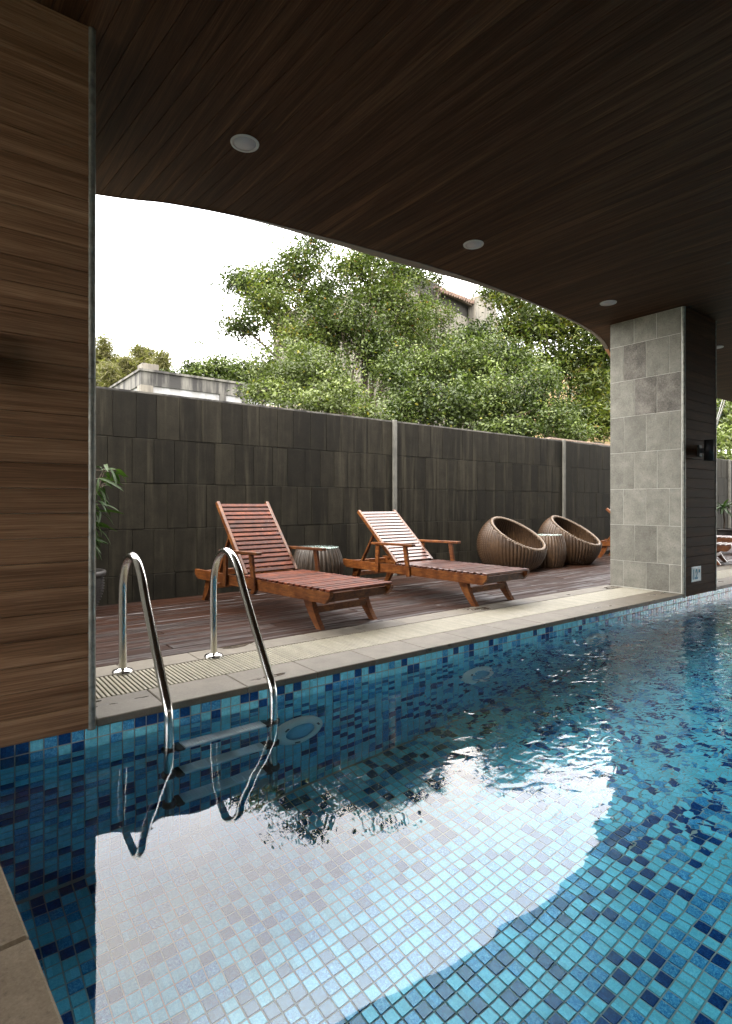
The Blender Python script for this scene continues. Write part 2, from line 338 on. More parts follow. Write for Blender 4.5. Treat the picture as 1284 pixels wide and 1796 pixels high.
# ------------------------------------------------------------------ geometry helpers
class MB:
    def __init__(s): s.v = []; s.f = []; s.smooth = []
    def add(s, vs, fs, smooth=False):
        o = len(s.v); s.v += [tuple(p) for p in vs]
        s.f += [tuple(i + o for i in f) for f in fs]; s.smooth += [smooth] * len(fs); return s
    def box(s, a, b):
        (x0, y0, z0), (x1, y1, z1) = a, b
        return s.add([(x0, y0, z0), (x1, y0, z0), (x1, y1, z0), (x0, y1, z0), (x0, y0, z1), (x1, y0, z1), (x1, y1, z1), (x0, y1, z1)],
                     [(0, 3, 2, 1), (4, 5, 6, 7), (0, 1, 5, 4), (1, 2, 6, 5), (2, 3, 7, 6), (3, 0, 4, 7)])
    def cbox(s, a, b, c=0.004, M4=None):
        """box with chamfered edges"""
        lo = Vector(a); hi = Vector(b); vs = []; idx = {}
        for sx in (0, 1):
            for sy in (0, 1):
                for sz in (0, 1):
                    base = Vector((hi.x if sx else lo.x, hi.y if sy else lo.y, hi.z if sz else lo.z))
                    d = Vector((-c if sx else c, -c if sy else c, -c if sz else c))
                    for ax in range(3):
                        p = base + d; p[ax] = base[ax]
                        idx[(sx, sy, sz, ax)] = len(vs); vs.append(p)
        if M4 is not None: vs = [M4 @ p for p in vs]
        fs = []
        for ax in range(3):
            u, w = [(1, 2), (2, 0), (0, 1)][ax]
            for sgn in (0, 1):
                q = []
                for (p, r) in ((0, 0), (1, 0), (1, 1), (0, 1)):
                    k = [0, 0, 0]; k[ax] = sgn; k[u] = p; k[w] = r; q.append(idx[(*k, ax)])
                fs.append(tuple(q if sgn else q[::-1]))
        for ax in range(3):                                   # edges along ax
            u, w = [(1, 2), (2, 0), (0, 1)][ax]
            for p in (0, 1):
                for r in (0, 1):
                    k0 = [0, 0, 0]; k0[u] = p; k0[w] = r; k1 = list(k0); k1[ax] = 1
                    q = [idx[(*k0, u)], idx[(*k1, u)], idx[(*k1, w)], idx[(*k0, w)]]
                    fs.append(tuple(q if (p != r) else q[::-1]))
        for sx in (0, 1):
            for sy in (0, 1):
                for sz in (0, 1):
                    t = [idx[(sx, sy, sz, a_)] for a_ in range(3)]
                    fs.append(tuple(t if (sx + sy + sz) % 2 else t[::-1]))
        return s.add(vs, fs)
    def bar(s, p0, p1, w, h, up=(0, 0, 1), c=0.003):
        p0, p1 = Vector(p0), Vector(p1); d = p1 - p0; L = d.length; d.normalize()
        up = Vector(up); side = d.cross(up).normalized(); up2 = side.cross(d)
        m = Matrix(((d.x, side.x, up2.x, p0.x), (d.y, side.y, up2.y, p0.y), (d.z, side.z, up2.z, p0.z), (0, 0, 0, 1)))
        return s.cbox((0, -w / 2, -h / 2), (L, w / 2, h / 2), c, m)
    def tube(s, pts, r, n=12, caps=True, smooth=True):
        pts = [Vector(p) for p in pts]; R = r if isinstance(r, (list, tuple)) else [r] * len(pts)
        rings = []; prev = None
        for i, p in enumerate(pts):
            t = (pts[min(i + 1, len(pts) - 1)] - pts[max(i - 1, 0)]).normalized()
            if prev is None:
                ref = Vector((0, 0, 1)) if abs(t.z) < 0.9 else Vector((1, 0, 0)); u = t.cross(ref).normalized()
            else:
                u = (prev - t * prev.dot(t)).normalized()
            prev = u; w = t.cross(u)
            rings.append([p + (u * math.cos(a) + w * math.sin(a)) * R[i] for a in [2 * math.pi * k / n for k in range(n)]])
        vs = [q for ring in rings for q in ring]; fs = []
        for i in range(len(pts) - 1):
            for k in range(n):
                fs.append((i * n + k, i * n + (k + 1) % n, (i + 1) * n + (k + 1) % n, (i + 1) * n + k))
        s.add(vs, fs, smooth)
        if caps:
            s.add(rings[0], [tuple(range(n))[::-1]]); s.add(rings[-1], [tuple(range(n))])
        return s
    def lathe(s, prof, n=32, M4=None, smooth=True):
        vs = []; fs = []
        for (r, z) in prof:
            for k in range(n):
                a = 2 * math.pi * k / n; vs.append(Vector((r * math.cos(a), r * math.sin(a), z)))
        if M4 is not None: vs = [M4 @ p for p in vs]
        m = len(prof)
        for i in range(m - 1):
            for k in range(n):
                fs.append((i * n + k, i * n + (k + 1) % n, (i + 1) * n + (k + 1) % n, (i + 1) * n + k))
        s.add(vs, fs, smooth)
        s.add(vs[:n], [tuple(range(n))[::-1]]); s.add(vs[-n:], [tuple(range(n))]); return s
    def prism(s, poly, z0, z1):
        n = len(poly)
        vs = [(x, y, z0) for x, y in poly] + [(x, y, z1) for x, y in poly]
        fs = [tuple(range(n))[::-1], tuple(range(n, 2 * n))] + [(i, (i + 1) % n, n + (i + 1) % n, n + i) for i in range(n)]
        return s.add(vs, fs)
    def mesh(s, name):
        me = bpy.data.meshes.new(name); me.from_pydata(s.v, [], s.f)
        me.polygons.foreach_set('use_smooth', s.smooth); me.update(); return me
    def build(s, name, mat, parent=None):
        return obj(name, s.mesh(name), mat, parent)

def obj(name, me, mat, parent=None, loc=None):
    o = bpy.data.objects.new(name, me); COL.objects.link(o)
    if mat is not None and len(me.materials) == 0: me.materials.append(mat)
    if parent is not None: o.parent = parent
    if loc is not None: o.location = loc
    return o
def tag(o, label=None, cat=None, group=None, kind=None):
    if label: o['label'] = label
    if cat: o['category'] = cat
    if group: o['group'] = group
    if kind: o['kind'] = kind
    return o
def thing(name, label, cat, loc=(0, 0, 0), rz=0.0, group=None):
    o = bpy.data.objects.new(name, None); COL.objects.link(o); o.location = loc; o.rotation_euler = (0, 0, rz)
    o.empty_display_size = 0.1
    return tag(o, label, cat, group)
def copy_tree(o, parent=None):
    c_ = o.copy(); COL.objects.link(c_)
    if parent is not None: c_.parent = parent
    for ch in list(o.children): copy_tree(ch, c_)
    return c_
def smoothpath(pts, n=8):
    P = [Vector(p) for p in pts]; P = [P[0] * 2 - P[1]] + P + [P[-1] * 2 - P[-2]]; o = []
    for i in range(1, len(P) - 2):
        for k in range(n):
            t = k / n; a, b, c2, d = P[i - 1], P[i], P[i + 1], P[i + 2]
            o.append(0.5 * (2 * b + (c2 - a) * t + (2 * a - 5 * b + 4 * c2 - d) * t * t + (3 * b - a - 3 * c2 + d) * t ** 3))
    o.append(P[-2]); return o
def quads_mesh(name, V, mat, matidx=None, tint=None, nper=4):
    """mesh from an array of polygons (n, nper, 3)"""
    V = np.asarray(V, np.float32); n = V.shape[0]
    me = bpy.data.meshes.new(name); me.vertices.add(n * nper); me.loops.add(n * nper); me.polygons.add(n)
    me.vertices.foreach_set('co', V.reshape(-1)); me.loops.foreach_set('vertex_index', np.arange(n * nper, dtype=np.int32))
    me.polygons.foreach_set('loop_start', np.arange(0, n * nper, nper, dtype=np.int32))
    me.polygons.foreach_set('loop_total', np.full(n, nper, np.int32))
    if matidx is not None: me.polygons.foreach_set('material_index', np.asarray(matidx, np.int32))
    for m_ in (mat if isinstance(mat, list) else [mat]): me.materials.append(m_)
    if tint is not None:
        a = me.attributes.new('tint', 'FLOAT', 'FACE'); a.data.foreach_set('value', np.asarray(tint, np.float32))
    me.update(calc_edges=True); return me

# ================================================================== THE SETTING
WATER = -0.118; FLOOR = -1.20
PX0, PX1, PY0, PY1 = 0.08, 16.0, -3.2, 2.60          # inside of the pool
CEIL = 2.885
XR = 17.5                                            # right-hand end of what is built

g = MB()
def sheet(m, x0, y0, x1, y1, z): m.add([(x0, y0, z), (x1, y0, z), (x1, y1, z), (x0, y1, z)], [(0, 1, 2, 3)])
# ground: a sheet with the pool cut out, reaching the horizon
E = 900
for q in ((-E, -E, PX0 - 0.3, E), (PX1 + 0.3, -E, E, E), (PX0 - 0.3, -E, PX1 + 0.3, PY0 - 0.3), (PX0 - 0.3, PY1 + 0.3, PX1 + 0.3, E)):
    sheet(g, *q, -0.12)
tag(g.build('ground', M['ground']), kind='structure')

# ---- pool basin (grout bed) and its mosaic
b = MB()
b.box((PX0 - 0.3, PY0 - 0.3, FLOOR - 0.15), (PX1 + 0.3, PY1 + 0.3, FLOOR - 0.003))
b.box((PX0 - 0.3, PY1 + 0.003, FLOOR - 0.003), (PX1 + 0.3, PY1 + 0.24, -0.034))
b.box((PX0 - 0.3, PY0 - 0.3, FLOOR - 0.003), (PX1 + 0.3, PY0 - 0.003, -0.034))
b.box((PX0 - 0.3, PY0 - 0.003, FLOOR - 0.003), (PX0 - 0.003, PY1 + 0.003, -0.034))
b.box((PX1 + 0.003, PY0 - 0.003, FLOOR - 0.003), (PX1 + 0.3, PY1 + 0.003, -0.034))
basin = tag(b.build('pool_basin', M['grout']), kind='structure')

PT = 0.05; TH = 0.0465; BV = 0.0022
def tile_polys(O, U, Vv, Nn):
    """bevelled slabs: top + four sloping sides; O centres (n,3)"""
    n = len(O); O = O[:, None, :]
    sq = np.array([(-1, -1), (1, -1), (1, 1), (-1, 1)], float)
    topo = np.stack([a * (TH / 2 - BV) * U + b_ * (TH / 2 - BV) * Vv + Nn * 0.0 for a, b_ in sq])
    bot = np.stack([a * (TH / 2) * U + b_ * (TH / 2) * Vv - Nn * 0.004 for a, b_ in sq])
    top = O + topo[None]; bt = O + bot[None]
    P = [top] + [np.stack([bt[:, i], bt[:, (i + 1) % 4], top[:, (i + 1) % 4], top[:, i]], 1) for i in range(4)]
    return np.concatenate(P, 0)
TM = [M['tile_light'], M['tile_mid'], M['tile_dark']]
faces = []; cent = []; frame = []; kinds = []
X3, Y3, Z3 = np.eye(3)
def add_tiles(O, U, V_, N_, key):
    k = rng.choice(3, len(O), p=[0.56, 0.23, 0.21]); faces.append((O, U, V_, N_, k, key))
xs = np.arange(PX0 + PT / 2, PX1, PT); ys = np.arange(PY1 - PT / 2, PY0, -PT); zs = np.arange(-0.034 - PT / 2, FLOOR, -PT)
gx, gy = np.meshgrid(xs, ys); add_tiles(np.stack([gx.ravel(), gy.ravel(), np.full(gx.size, FLOOR)], 1), X3, Y3, Z3, 'floor')
gx, gz = np.meshgrid(xs, zs); add_tiles(np.stack([gx.ravel(), np.full(gx.size, PY1), gz.ravel()], 1), X3, Z3, -Y3, 'wall')
gy, gz = np.meshgrid(ys, zs); add_tiles(np.stack([np.full(gy.size, PX0), gy.ravel(), gz.ravel()], 1), Y3, Z3, X3, 'end')
gx, gz = np.meshgrid(xs, zs); add_tiles(np.stack([gx.ravel(), np.full(gx.size, PY0), gz.ravel()], 1), -X3, Z3, Y3, 'near')
gy, gz = np.meshgrid(ys, zs); add_tiles(np.stack([np.full(gy.size, PX1), gy.ravel(), gz.ravel()], 1), -Y3, Z3, -X3, 'far')
# the 300 tiles that show largest are objects, the rest one joined mosaic
allP = []; allK = []; score = []; ref = []
for fi, (O, U, V_, N_, k, key) in enumerate(faces):
    d = O - np.array([0, 0, HC]); Zc = d[:, :2] @ FW; Xc = d[:, :2] @ RT
    zz = np.where(O[:, 2] < WATER, WATER + (O[:, 2] - WATER) * 0.6, O[:, 2]) - HC
    px = CX + F_PX * Xc / np.maximum(Zc, .01); py = HOR - F_PX * zz / np.maximum(Zc, .01)
    ok = (Zc > .2) & (px > 5) & (px < 1279) & (py > 900) & (py < 1790)
    cosv = np.abs((d / np.linalg.norm(d, axis=1)[:, None]) @ N_)
    sc = np.where(ok & (key in ('floor', 'wall')), cosv / (d ** 2).sum(1), 0)
    score.append(sc); ref.append(np.stack([np.full(len(O), fi), np.arange(len(O))], 1))
score = np.concatenate(score); ref = np.concatenate(ref); best = ref[np.argsort(-score)[:300]]
single = {fi: set() for fi in range(len(faces))}
for fi, i in best: single[int(fi)].add(int(i))
tmesh = {}
for fi, (O, U, V_, N_, k, key) in enumerate(faces):
    for i in sorted(single[fi]):
        kk = int(k[i]); mk = (key, kk)
        if mk not in tmesh:
            tmesh[mk] = quads_mesh('tile', tile_polys(np.zeros((1, 3)), U, V_, N_), TM[kk])
        obj('tile', tmesh[mk], None, basin, tuple(O[i]))
    rest = np.array([i for i in range(len(O)) if i not in single[fi]])
    allP.append(tile_polys(O[rest], U, V_, N_)); allK.append(np.tile(k[rest], 5))
mo = obj('mosaic', quads_mesh('mosaic', np.concatenate(allP), TM, np.concatenate(allK)), None, basin); tag(mo, kind='stuff')

# ---- water: one closed body
w = MB(); w.box((PX0 - 0.02, PY0 - 0.02, FLOOR - 0.02), (PX1 + 0.02, PY1 + 0.02, WATER))
tag(w.build('water', M['water']), kind='structure')

# ---- coping, inner strip, gutter
JX = 0.857 - 0.405 * 14; PITCH = 0.405
cp = MB(); cp.box((-4.5, PY1 + 0.02, -0.08), (XR, 2.84, -0.036)); coping = tag(cp.build('coping', M['grout']), kind='structure')
cm = MB(); cm.cbox((0.0015, 2.583, -0.034), (PITCH - 0.0015, 2.848, 0.0), 0.004); cme = cm.mesh('stone')
sm_ = MB(); sm_.cbox((0.0015, 3.205, -0.034), (PITCH - 0.0015, 3.398, 0.0), 0.003); sme = sm_.mesh('stone')
strip_b = MB(); strip_b.box((-4.5, 3.21, -0.08), (XR, 3.40, -0.036)); strip = tag(strip_b.build('stone_strip', M['grout']), kind='structure')
x = JX; i = 0
while x < XR:
    if x > -4.0:
        spans = [(x + 0.0015, x + PITCH - 0.0015)]
        for (ca, cb_) in ((-4.5, 0.574), (6.012, 6.80)):        # the columns stand here
            spans = [q for (a_, b_) in spans for q in ((a_, min(b_, ca)), (max(a_, cb_), b_)) if q[1] - q[0] > 0.02]
        for (a_, b_) in spans:
            if b_ - a_ > PITCH - 0.01: obj('stone', cme, M['coping_stone'], coping, (x, 0, 0)); obj('stone', sme, M['coping_stone'], strip, (x, 0, 0))
            else:
                m_ = MB(); m_.cbox((a_, 2.583, -0.034), (b_, 2.848, 0.0), 0.004); m_.build('stone', M['coping_stone'], coping)
                m_ = MB(); m_.cbox((a_, 3.205, -0.034), (b_, 3.398, 0.0), 0.003); m_.build('stone', M['coping_stone'], strip)
    x += PITCH
# near coping under the camera, along the short end of the pool
nc = MB(); nc.box((-5.5, -4.3, -0.08), (PX0 - 0.02, PY1 - 0.03, -0.036)); near = tag(nc.build('pool_end_paving', M['grout']), kind='structure')
ns = MB(); ns.cbox((-0.43, 0.0015, -0.04), (0.185, 0.5985, 0.0), 0.006); nsm = ns.mesh('stone')
ns2 = MB(); ns2.cbox((-1.05, 0.0015, -0.04), (-0.433, 0.5985, 0.0), 0.004); ns2m = ns2.mesh('stone')
ns3 = MB(); ns3.cbox((-2.4, 0.0015, -0.04), (-1.053, 0.5985, 0.0), 0.004); ns3m = ns3.mesh('stone')
for k in range(11):
    for me_ in (nsm, ns2m, ns3m):
        # this end of the pool runs a few degrees out of square
        yk = 2.56 - 0.6 * (k + 1); so_ = obj('stone', me_, M['sandstone'], near, (0.151 + 0.0692 * (1.705 - yk) - 0.185, yk, 0)); so_.rotation_euler = (0, 0, math.atan(0.0692))

# overflow channel and its grate
ch = MB(); ch.box((-4.5, 2.85, -0.20), (XR, 3.203, -0.17)); tag(ch.build('overflow_channel', M['joint_dark']), kind='structure')
gr = thing('overflow_grate', 'cream plastic overflow grate of narrow cross slats along the pool edge', 'drain grate', (0, 2.852, 0))
sl = MB(); sl.cbox((0, 0.003, -0.022), (0.0145, 0.348, -0.001), 0.002); slm = sl.mesh('slat'); slm.materials.append(M['grate'])
GP = 0.0212
xg = 0.30; cnt = 0; rest = MB()
while xg < XR:
    if cnt < 300:
        o = obj('slat', slm, None, gr, (xg, 0, 0)); cnt += 1
    else:
        rest.box((xg, 0.003, -0.022), (xg + 0.0145, 0.348, -0.001))
    xg += GP
tag(rest.build('slat_run', M['grate'], gr), kind='stuff')
br = MB()
for yy in (0.05, 0.17, 0.29): br.box((0.3, yy, -0.032), (XR, yy + 0.008, -0.0225))
br.build('bearer', M['grate'], gr)

# ---- deck
dk = MB(); dk.box((-4.5, 3.402, -0.10), (XR, 5.47, -0.05)); deck = tag(dk.build('deck', M['board_gap']), kind='structure')
y = 3.404; row = 0
while y < 5.44:
    x = -4.4 + (row * 0.83) % 2.4
    while x < XR:
        L = 2.4
        m_ = MB(); m_.cbox((0, 0, -0.045), (min(L, XR - x) - 0.004, 0.142, 0.0 - (0.0015 if random.random() < .3 else 0)), 0.004)
        m_.build('board', M['deck'], deck).location = (x, y, 0)
        x += L
    y += 0.147; row += 1
gt = MB(); gt.box((-4.5, 5.47, -0.11), (XR, 5.72, -0.09)); tag(gt.build('planting_gutter', M['soil']), kind='structure')

# ================================================================== BOUNDARY WALL
WY = 5.70; WT = 1.985
wall = thing('boundary_wall', 'long dark grey stone clad garden wall behind the loungers', 'wall', (0, WY, 0))
core = MB(); core.box((-3.0, 0.012, -0.11), (XR + 3, 0.25, WT - 0.012)); core.build('wall_core', M['joint_dark'], wall)
cap = MB(); cap.box((-3.0, 0.006, WT - 0.010), (XR + 3, 0.26, WT + 0.006)); cap.build('wall_cap', M['old_band'], wall)
zc = [WT - 0.012, 1.535, 1.10, 0.655, 0.215, -0.10]
posts = [0.93, 4.87, 8.69, 12.3, 15.75]
def stones_row(x0, x1, zt, zb, wmin, wmax, n0):
    x = x0 - random.uniform(0, 0.12)
    while x < x1:
        wd = random.uniform(wmin, wmax); a, b2 = max(x, x0), min(x + wd, x1)
        if b2 - a > 0.03:
            m_ = MB(); pr = random.uniform(-0.002, 0.002)
            m_.cbox((a + 0.0015, pr, zb + 0.0015 + random.uniform(0, .002)), (b2 - 0.0015, 0.012, zt - 0.0015), 0.003)
            m_.build('stone', M['wall_stone'], wall); n0[0] += 1
        x += wd
n0 = [0]
for k in range(5):
    dz = random.uniform(-0.004, 0.004)
    for (a, b2) in ((0.6, 4.84), (4.90, 8.66), (8.72, 10.5)):
        stones_row(a, b2, zc[k], zc[k + 1], 0.19, 0.235, n0)
    stones_row(13.4, 15.7, zc[k], zc[k + 1], 0.30, 0.42, n0)
    stones_row(15.82, 17.6, zc[k], zc[k + 1], 0.30, 0.42, n0)
far = MB()
for k in range(5):
    for (a, b2) in ((-3.0, 0.6), (10.5, 13.4), (17.6, XR + 3)):
        x = a
        while x < b2 - 0.05:
            wd = random.uniform(0.19, 0.24)
            far.box((x, 0.0, zc[k + 1] + 0.002), (min(x + wd, b2) - 0.003, 0.012, zc[k] - 0.002)); x += wd
tag(far.build('stone_run', M['wall_stone'], wall), kind='stuff')
for xp in posts[1:]:
    p_ = MB(); p_.cbox((xp - 0.028, -0.032, -0.10), (xp + 0.028, 0.0118, WT + 0.012), 0.004); p_.build('pilaster', M['concrete'], wall)
p_ = MB(); p_.cbox((8.722, -0.018, -0.10), (8.90, 0.0115, WT + 0.004), 0.004); p_.build('pilaster', M['wall_stone'], wall)

# ================================================================== COLUMNS
def column(name, label, x0, x1, y0, y1, cat, wmat):
    t = thing(name, label, cat, (x0, y0, 0))
    W_, D_ = x1 - x0, y1 - y0
    co = MB(); co.box((0.0025, 0.015, -0.03), (W_ - 0.0025, D_ - 0.004, CEIL - 0.002)); co.build('column_core', M['pillar_grout'], t)
    z = -0.032; k = 0
    while z < CEIL - 0.01:                                # timber planks on the pool side
        h = min(0.0995, CEIL - 0.003 - z)
        m_ = MB(); m_.cbox((0.024, 0.0, z), (W_ - 0.024, 0.0148, z + h - 0.0016), 0.0015)
        m_.build('plank', wmat, t); z += 0.0995
    for xx in (0.012, W_ - 0.012):                        # rounded corner trims
        tr = MB(); zz = [-0.04, 0.62, 1.42, 2.2, CEIL - 0.004]
        for a_, b_ in zip(zz, zz[1:]):
            tr.tube([(xx, 0.010, a_ + 0.001), (xx, 0.010, b_ - 0.001)], 0.0165, 14)
        tr.build('corner_trim', M['trim_metal'], t)
    zs_ = [CEIL - 0.003, 2.62, 2.235, 1.845, 1.455, 1.06, 0.675, 0.285, 0.004]
    for side in ((0, 1) if cat == 'column' else (1,)):     # stone tiles on both flanks
        xo = 0.015 if side == 0 else W_ - 0.015
        for r_ in range(8):
            cuts = [0.03, 0.27, 0.51, D_ - 0.003] if r_ % 2 == 0 else [0.03, 0.145, 0.385, 0.63, D_ - 0.003]
            cuts = [cc + (random.uniform(-.006, .006) if 0 < j < len(cuts) - 1 else 0) for j, cc in enumerate(cuts)]
            for j, (a_, b_) in enumerate(zip(cuts, cuts[1:])):
                m_ = MB(); x_a, x_b = (0.0, 0.0024) if side == 0 else (W_ - 0.0024, W_)
                m_.cbox((x_a, a_ + 0.002, zs_[r_ + 1] + 0.002), (x_b, b_ - 0.002, zs_[r_] - 0.002), 0.0008)
                dark = side == 0 and (r_, j) in ((1, 2), (2, 0), (2, 1))
                m_.build('stone_tile', M['pillar_stone_dark'] if dark else M['pillar_stone'], t)
    return t
column('timber_wall', 'timber plank clad wall at the left edge ending in a rounded grey corner trim', -4.40, 0.565, PY1 - 0.020, PY1 + 0.765, 'wall', M['column_wood'])
column('clad_column', 'grey stone and shade-darkened timber pillar standing in the deck edge beside the wicker chairs', 6.02, 6.79, PY1 - 0.020, PY1 + 0.765, 'column', M['shaded_pillar_wood'])

def sconce(x, label):
    t = thing('wall_light', label, 'wall light', (x, PY1 - 0.020, 1.45), 0, 'black cylinder wall lights')
    m_ = MB(); m_.cbox((-0.035, -0.022, -0.06), (0.035, -0.0005, 0.06), 0.004); m_.build('back_plate', M['black_metal'], t)
    m_ = MB(); m_.bar((0, -0.02, 0), (0, -0.075, 0), 0.03, 0.05); m_.build('bracket', M['black_metal'], t)
    m_ = MB(); m_.lathe([(0.03, -0.09), (0.040, -0.09), (0.045, -0.105), (0.045, 0.105), (0.040, 0.105), (0.038, 0.09)], 24, Matrix.Translation((0, -0.10, 0)))
    m_.build('lamp_body', M['black_metal'], t)
sconce(6.345, 'black cylinder wall light on the shade-darkened timber face of the stone pillar')
sconce(0.155, 'black cylinder wall light on the timber wall at the left edge')

# depth sign
sg = thing('depth_sign', 'white depth sign with blue 1.2m lettering low on the pillar', 'sign', (6.175, PY1 - 0.0202, 0.105))
m_ = MB(); m_.box((0, -0.004, 0), (0.22, -0.0002, 0.152)); m_.build('sign_frame', M['sign_frame'], sg)
m_ = MB(); m_.box((0.007, -0.006, 0.009), (0.213, -0.0042, 0.144)); m_.build('sign_plate', M['sign_white'], sg)
def text(body, size, loc, sx, sz, parent, mat, name):
    cu = bpy.data.curves.new(name, 'FONT'); cu.body = body; cu.size = size; cu.extrude = 0.0012; cu.offset = 0.0035 * size / 0.1
    o = bpy.data.objects.new(name, cu); COL.objects.link(o)
    dg = bpy.context.evaluated_depsgraph_get(); me = bpy.data.meshes.new_from_object(o.evaluated_get(dg)); bpy.data.objects.remove(o)
    me.transform(Matrix.Translation(loc) @ Matrix.Rotation(math.pi / 2, 4, 'X') @ Matrix.Diagonal((sx, sz, 1, 1)))
    me.materials.clear(); me.materials.append(mat); return obj(name, me, None, parent)
text('1.2', 0.1, (0.018, -0.0074, 0.028), 0.96, 1.38, sg, M['sign_blue'], 'lettering')
text('m', 0.06, (0.152, -0.0074, 0.090), 0.85, 1.0, sg, M['sign_blue'], 'lettering')

# ================================================================== CANOPY
edge_px = [(178, 342), (300, 357), (450, 385), (640, 434), (800, 480), (920, 524), (1000, 559), (1036, 579), (1053, 592), (1063, 604), (1069, 616), (1075, 626), (1082, 635)]
def on_ceiling(px, py): return at(px, py, F_PX * (CEIL - HC) / (HOR - py))
ev = [on_ceiling(*p) for p in edge_px]
ev = [Vector((-5.5, 5.2, CEIL)), Vector((-2.5, 4.95, CEIL)), Vector((-0.35, 4.36, CEIL))] + [Vector((v.x, v.y, CEIL)) for v in ev] + [Vector((8.6, 4.45, CEIL)), Vector((11.6, 4.45, CEIL)), Vector((14.0, 4.40, CEIL)), Vector((XR, 4.3, CEIL))]
edge = smoothpath(ev, 6)
bd = Vector((math.cos(BA), math.sin(BA), 0)); bn = Vector((math.sin(BA), -math.cos(BA), 0))   # along / across the boards
roof = thing('canopy_roof', 'wavy edged canopy roof with dark timber board ceiling over the pool', 'roof')
YB = -4.2
def edge_t(s_):
    """distance along the board direction at which the board line (offset s_) meets the canopy edge"""
    for a_, b_ in zip(edge, edge[1:]):
        sa, sb = a_.dot(bn), b_.dot(bn)
        if (sa - s_) * (sb - s_) <= 0 and abs(sb - sa) > 1e-9:
            u = (s_ - sa) / (sb - sa); return (a_ + (b_ - a_) * u).dot(bd)
    return None
BW = 0.0985
s0 = -5.6
def boardpoly(sa, sb):
    pts = []
    for k in range(4):
        s_ = sa + (sb - sa) * k / 3; t_ = edge_t(s_)
        if t_ is None: return None
        pts.append((s_, t_ - 0.004))
    return pts
while s0 < 17.2:
    pts = boardpoly(s0 + 0.0014, s0 + BW - 0.0014)
    if pts:
        m_ = MB(); lo = YB
        poly = [bn * pts[0][0] + bd * lo] + [bn * pts[-1][0] + bd * lo] + [bn * p[0] + bd * p[1] for p in pts[::-1]]
        m_.prism([(p.x, p.y) for p in poly], CEIL, CEIL + 0.014); m_.build('board', M['ceiling_wood'], roof)
    s0 += BW
# edge trim (underside band) and outer fascia
NE = len(edge)
def outward(i):
    t = (edge[min(i + 1, NE - 1)] - edge[max(i - 1, 0)]); t.z = 0; t.normalize(); return Vector((-t.y, t.x, 0))
def band_w(p):
    # the edge band is wider along the bulge and thin at both ends
    return 0.022 + 0.095 * math.exp(-((p.x - 3.1) / 1.1) ** 2) + 0.025 * math.exp(-((p.x - 6.2) / 2.2) ** 2)
outer = [p + outward(i) * band_w(p) for i, p in enumerate(edge)]
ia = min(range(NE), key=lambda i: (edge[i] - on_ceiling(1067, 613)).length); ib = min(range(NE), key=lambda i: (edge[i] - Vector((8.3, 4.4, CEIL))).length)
def bandmesh(i0, i1, mat):                               # bevelled lip: its face leans outward and down
    vs = []; fs = []
    for i in range(i0, i1 + 1):
        p, q = edge[i], outer[i]
        vs += [(p.x, p.y, CEIL - 0.004), (q.x, q.y, CEIL + 0.010), (q.x, q.y, CEIL + 0.02), (p.x, p.y, CEIL + 0.02)]
    for i in range(i1 - i0):
        a_ = i * 4; b_ = a_ + 4
        for k in range(4): fs.append((a_ + k, b_ + k, b_ + (k + 1) % 4, a_ + (k + 1) % 4))
    tw = MB(); tw.add(vs, fs); return tw.build('edge_trim', mat, roof)
bandmesh(0, ia, M['fascia_trim']); bandmesh(ib, NE - 1, M['fascia_trim'])
bandmesh(ia, ib, M['fascia_orange'])['label'] = 'orange stretch of the canopy edge trim'  # this stretch of the trim is coloured orange
fa = MB(); vs = []; fs = []
for i, p in enumerate(outer):
    q = p + outward(i) * 0.012
    vs += [(p.x, p.y, CEIL + 0.0205), (q.x, q.y, CEIL + 0.0205), (q.x, q.y, CEIL + 0.34), (p.x, p.y, CEIL + 0.34)]
for i in range(NE - 1):
    a_ = i * 4; b_ = a_ + 4
    for k in range(4): fs.append((a_ + k, b_ + k, b_ + (k + 1) % 4, a_ + (k + 1) % 4))
fa.add(vs, fs); fa.build('fascia', M['fascia_trim'], roof)
sb_ = MB(); poly = [(p.x, p.y) for p in outer] + [(XR, YB), (-5.5, YB)]
sb_.prism(poly[::-1], CEIL + 0.021, CEIL + 0.33); sb_.build('roof_slab', M['render_grey'], roof)

# unseen walls added behind the viewer to hold light off pool and pillar
bw = thing('added_back_wall', 'unseen plain rendered wall added behind the viewer to hold back light', 'wall', (0, -4.3, 0))
m_ = MB(); m_.box((-5.5, -0.2, -0.1), (XR, 0, CEIL - 0.003)); m_.build('wall_face', M['render_grey'], bw)
m_ = MB(); m_.box((-2.72, 0.002, -0.1), (-2.52, 3.3, CEIL - 0.003)); m_.build('added_return_wall', M['render_grey'], bw)  # unseen, added and sized to shade the left pool floor
nd = MB(); nd.box((PX0 + 0.0, -4.3, -0.10), (XR, PY0 - 0.0, 0.0)); tag(nd.build('pool_side_paving', M['coping_stone']), kind='structure')

# recessed ceiling lights
dl_labels = ['round white ceiling light nearest the left timber wall', 'round white ceiling light in the middle of the canopy', 'round white ceiling light just before the stone pillar', 'round white ceiling light half hidden behind the stone pillar']
dproto = None
for (px, py), lab in zip([(429.5, 251), (830.5, 428.5), (1067, 531), (1257, 609)], dl_labels):
    p = on_ceiling(px, py)
    if dproto is None:
        t = dproto = thing('ceiling_light', lab, 'ceiling light', (p.x, p.y, CEIL), 0, 'recessed ceiling lights')
        m_ = MB(); m_.lathe([(0.062, -0.001), (0.064, -0.005), (0.076, -0.006), (0.078, -0.0005)], 40); m_.build('trim_ring', M['white_plastic'], t)
        m_ = MB(); m_.lathe([(0.001, -0.0035), (0.0605, -0.0035), (0.0605, -0.0008)], 40); m_.build('diffuser', M['diffuser'], t)
    else:
        t = copy_tree(dproto); t.location = (p.x, p.y, CEIL); t['label'] = lab

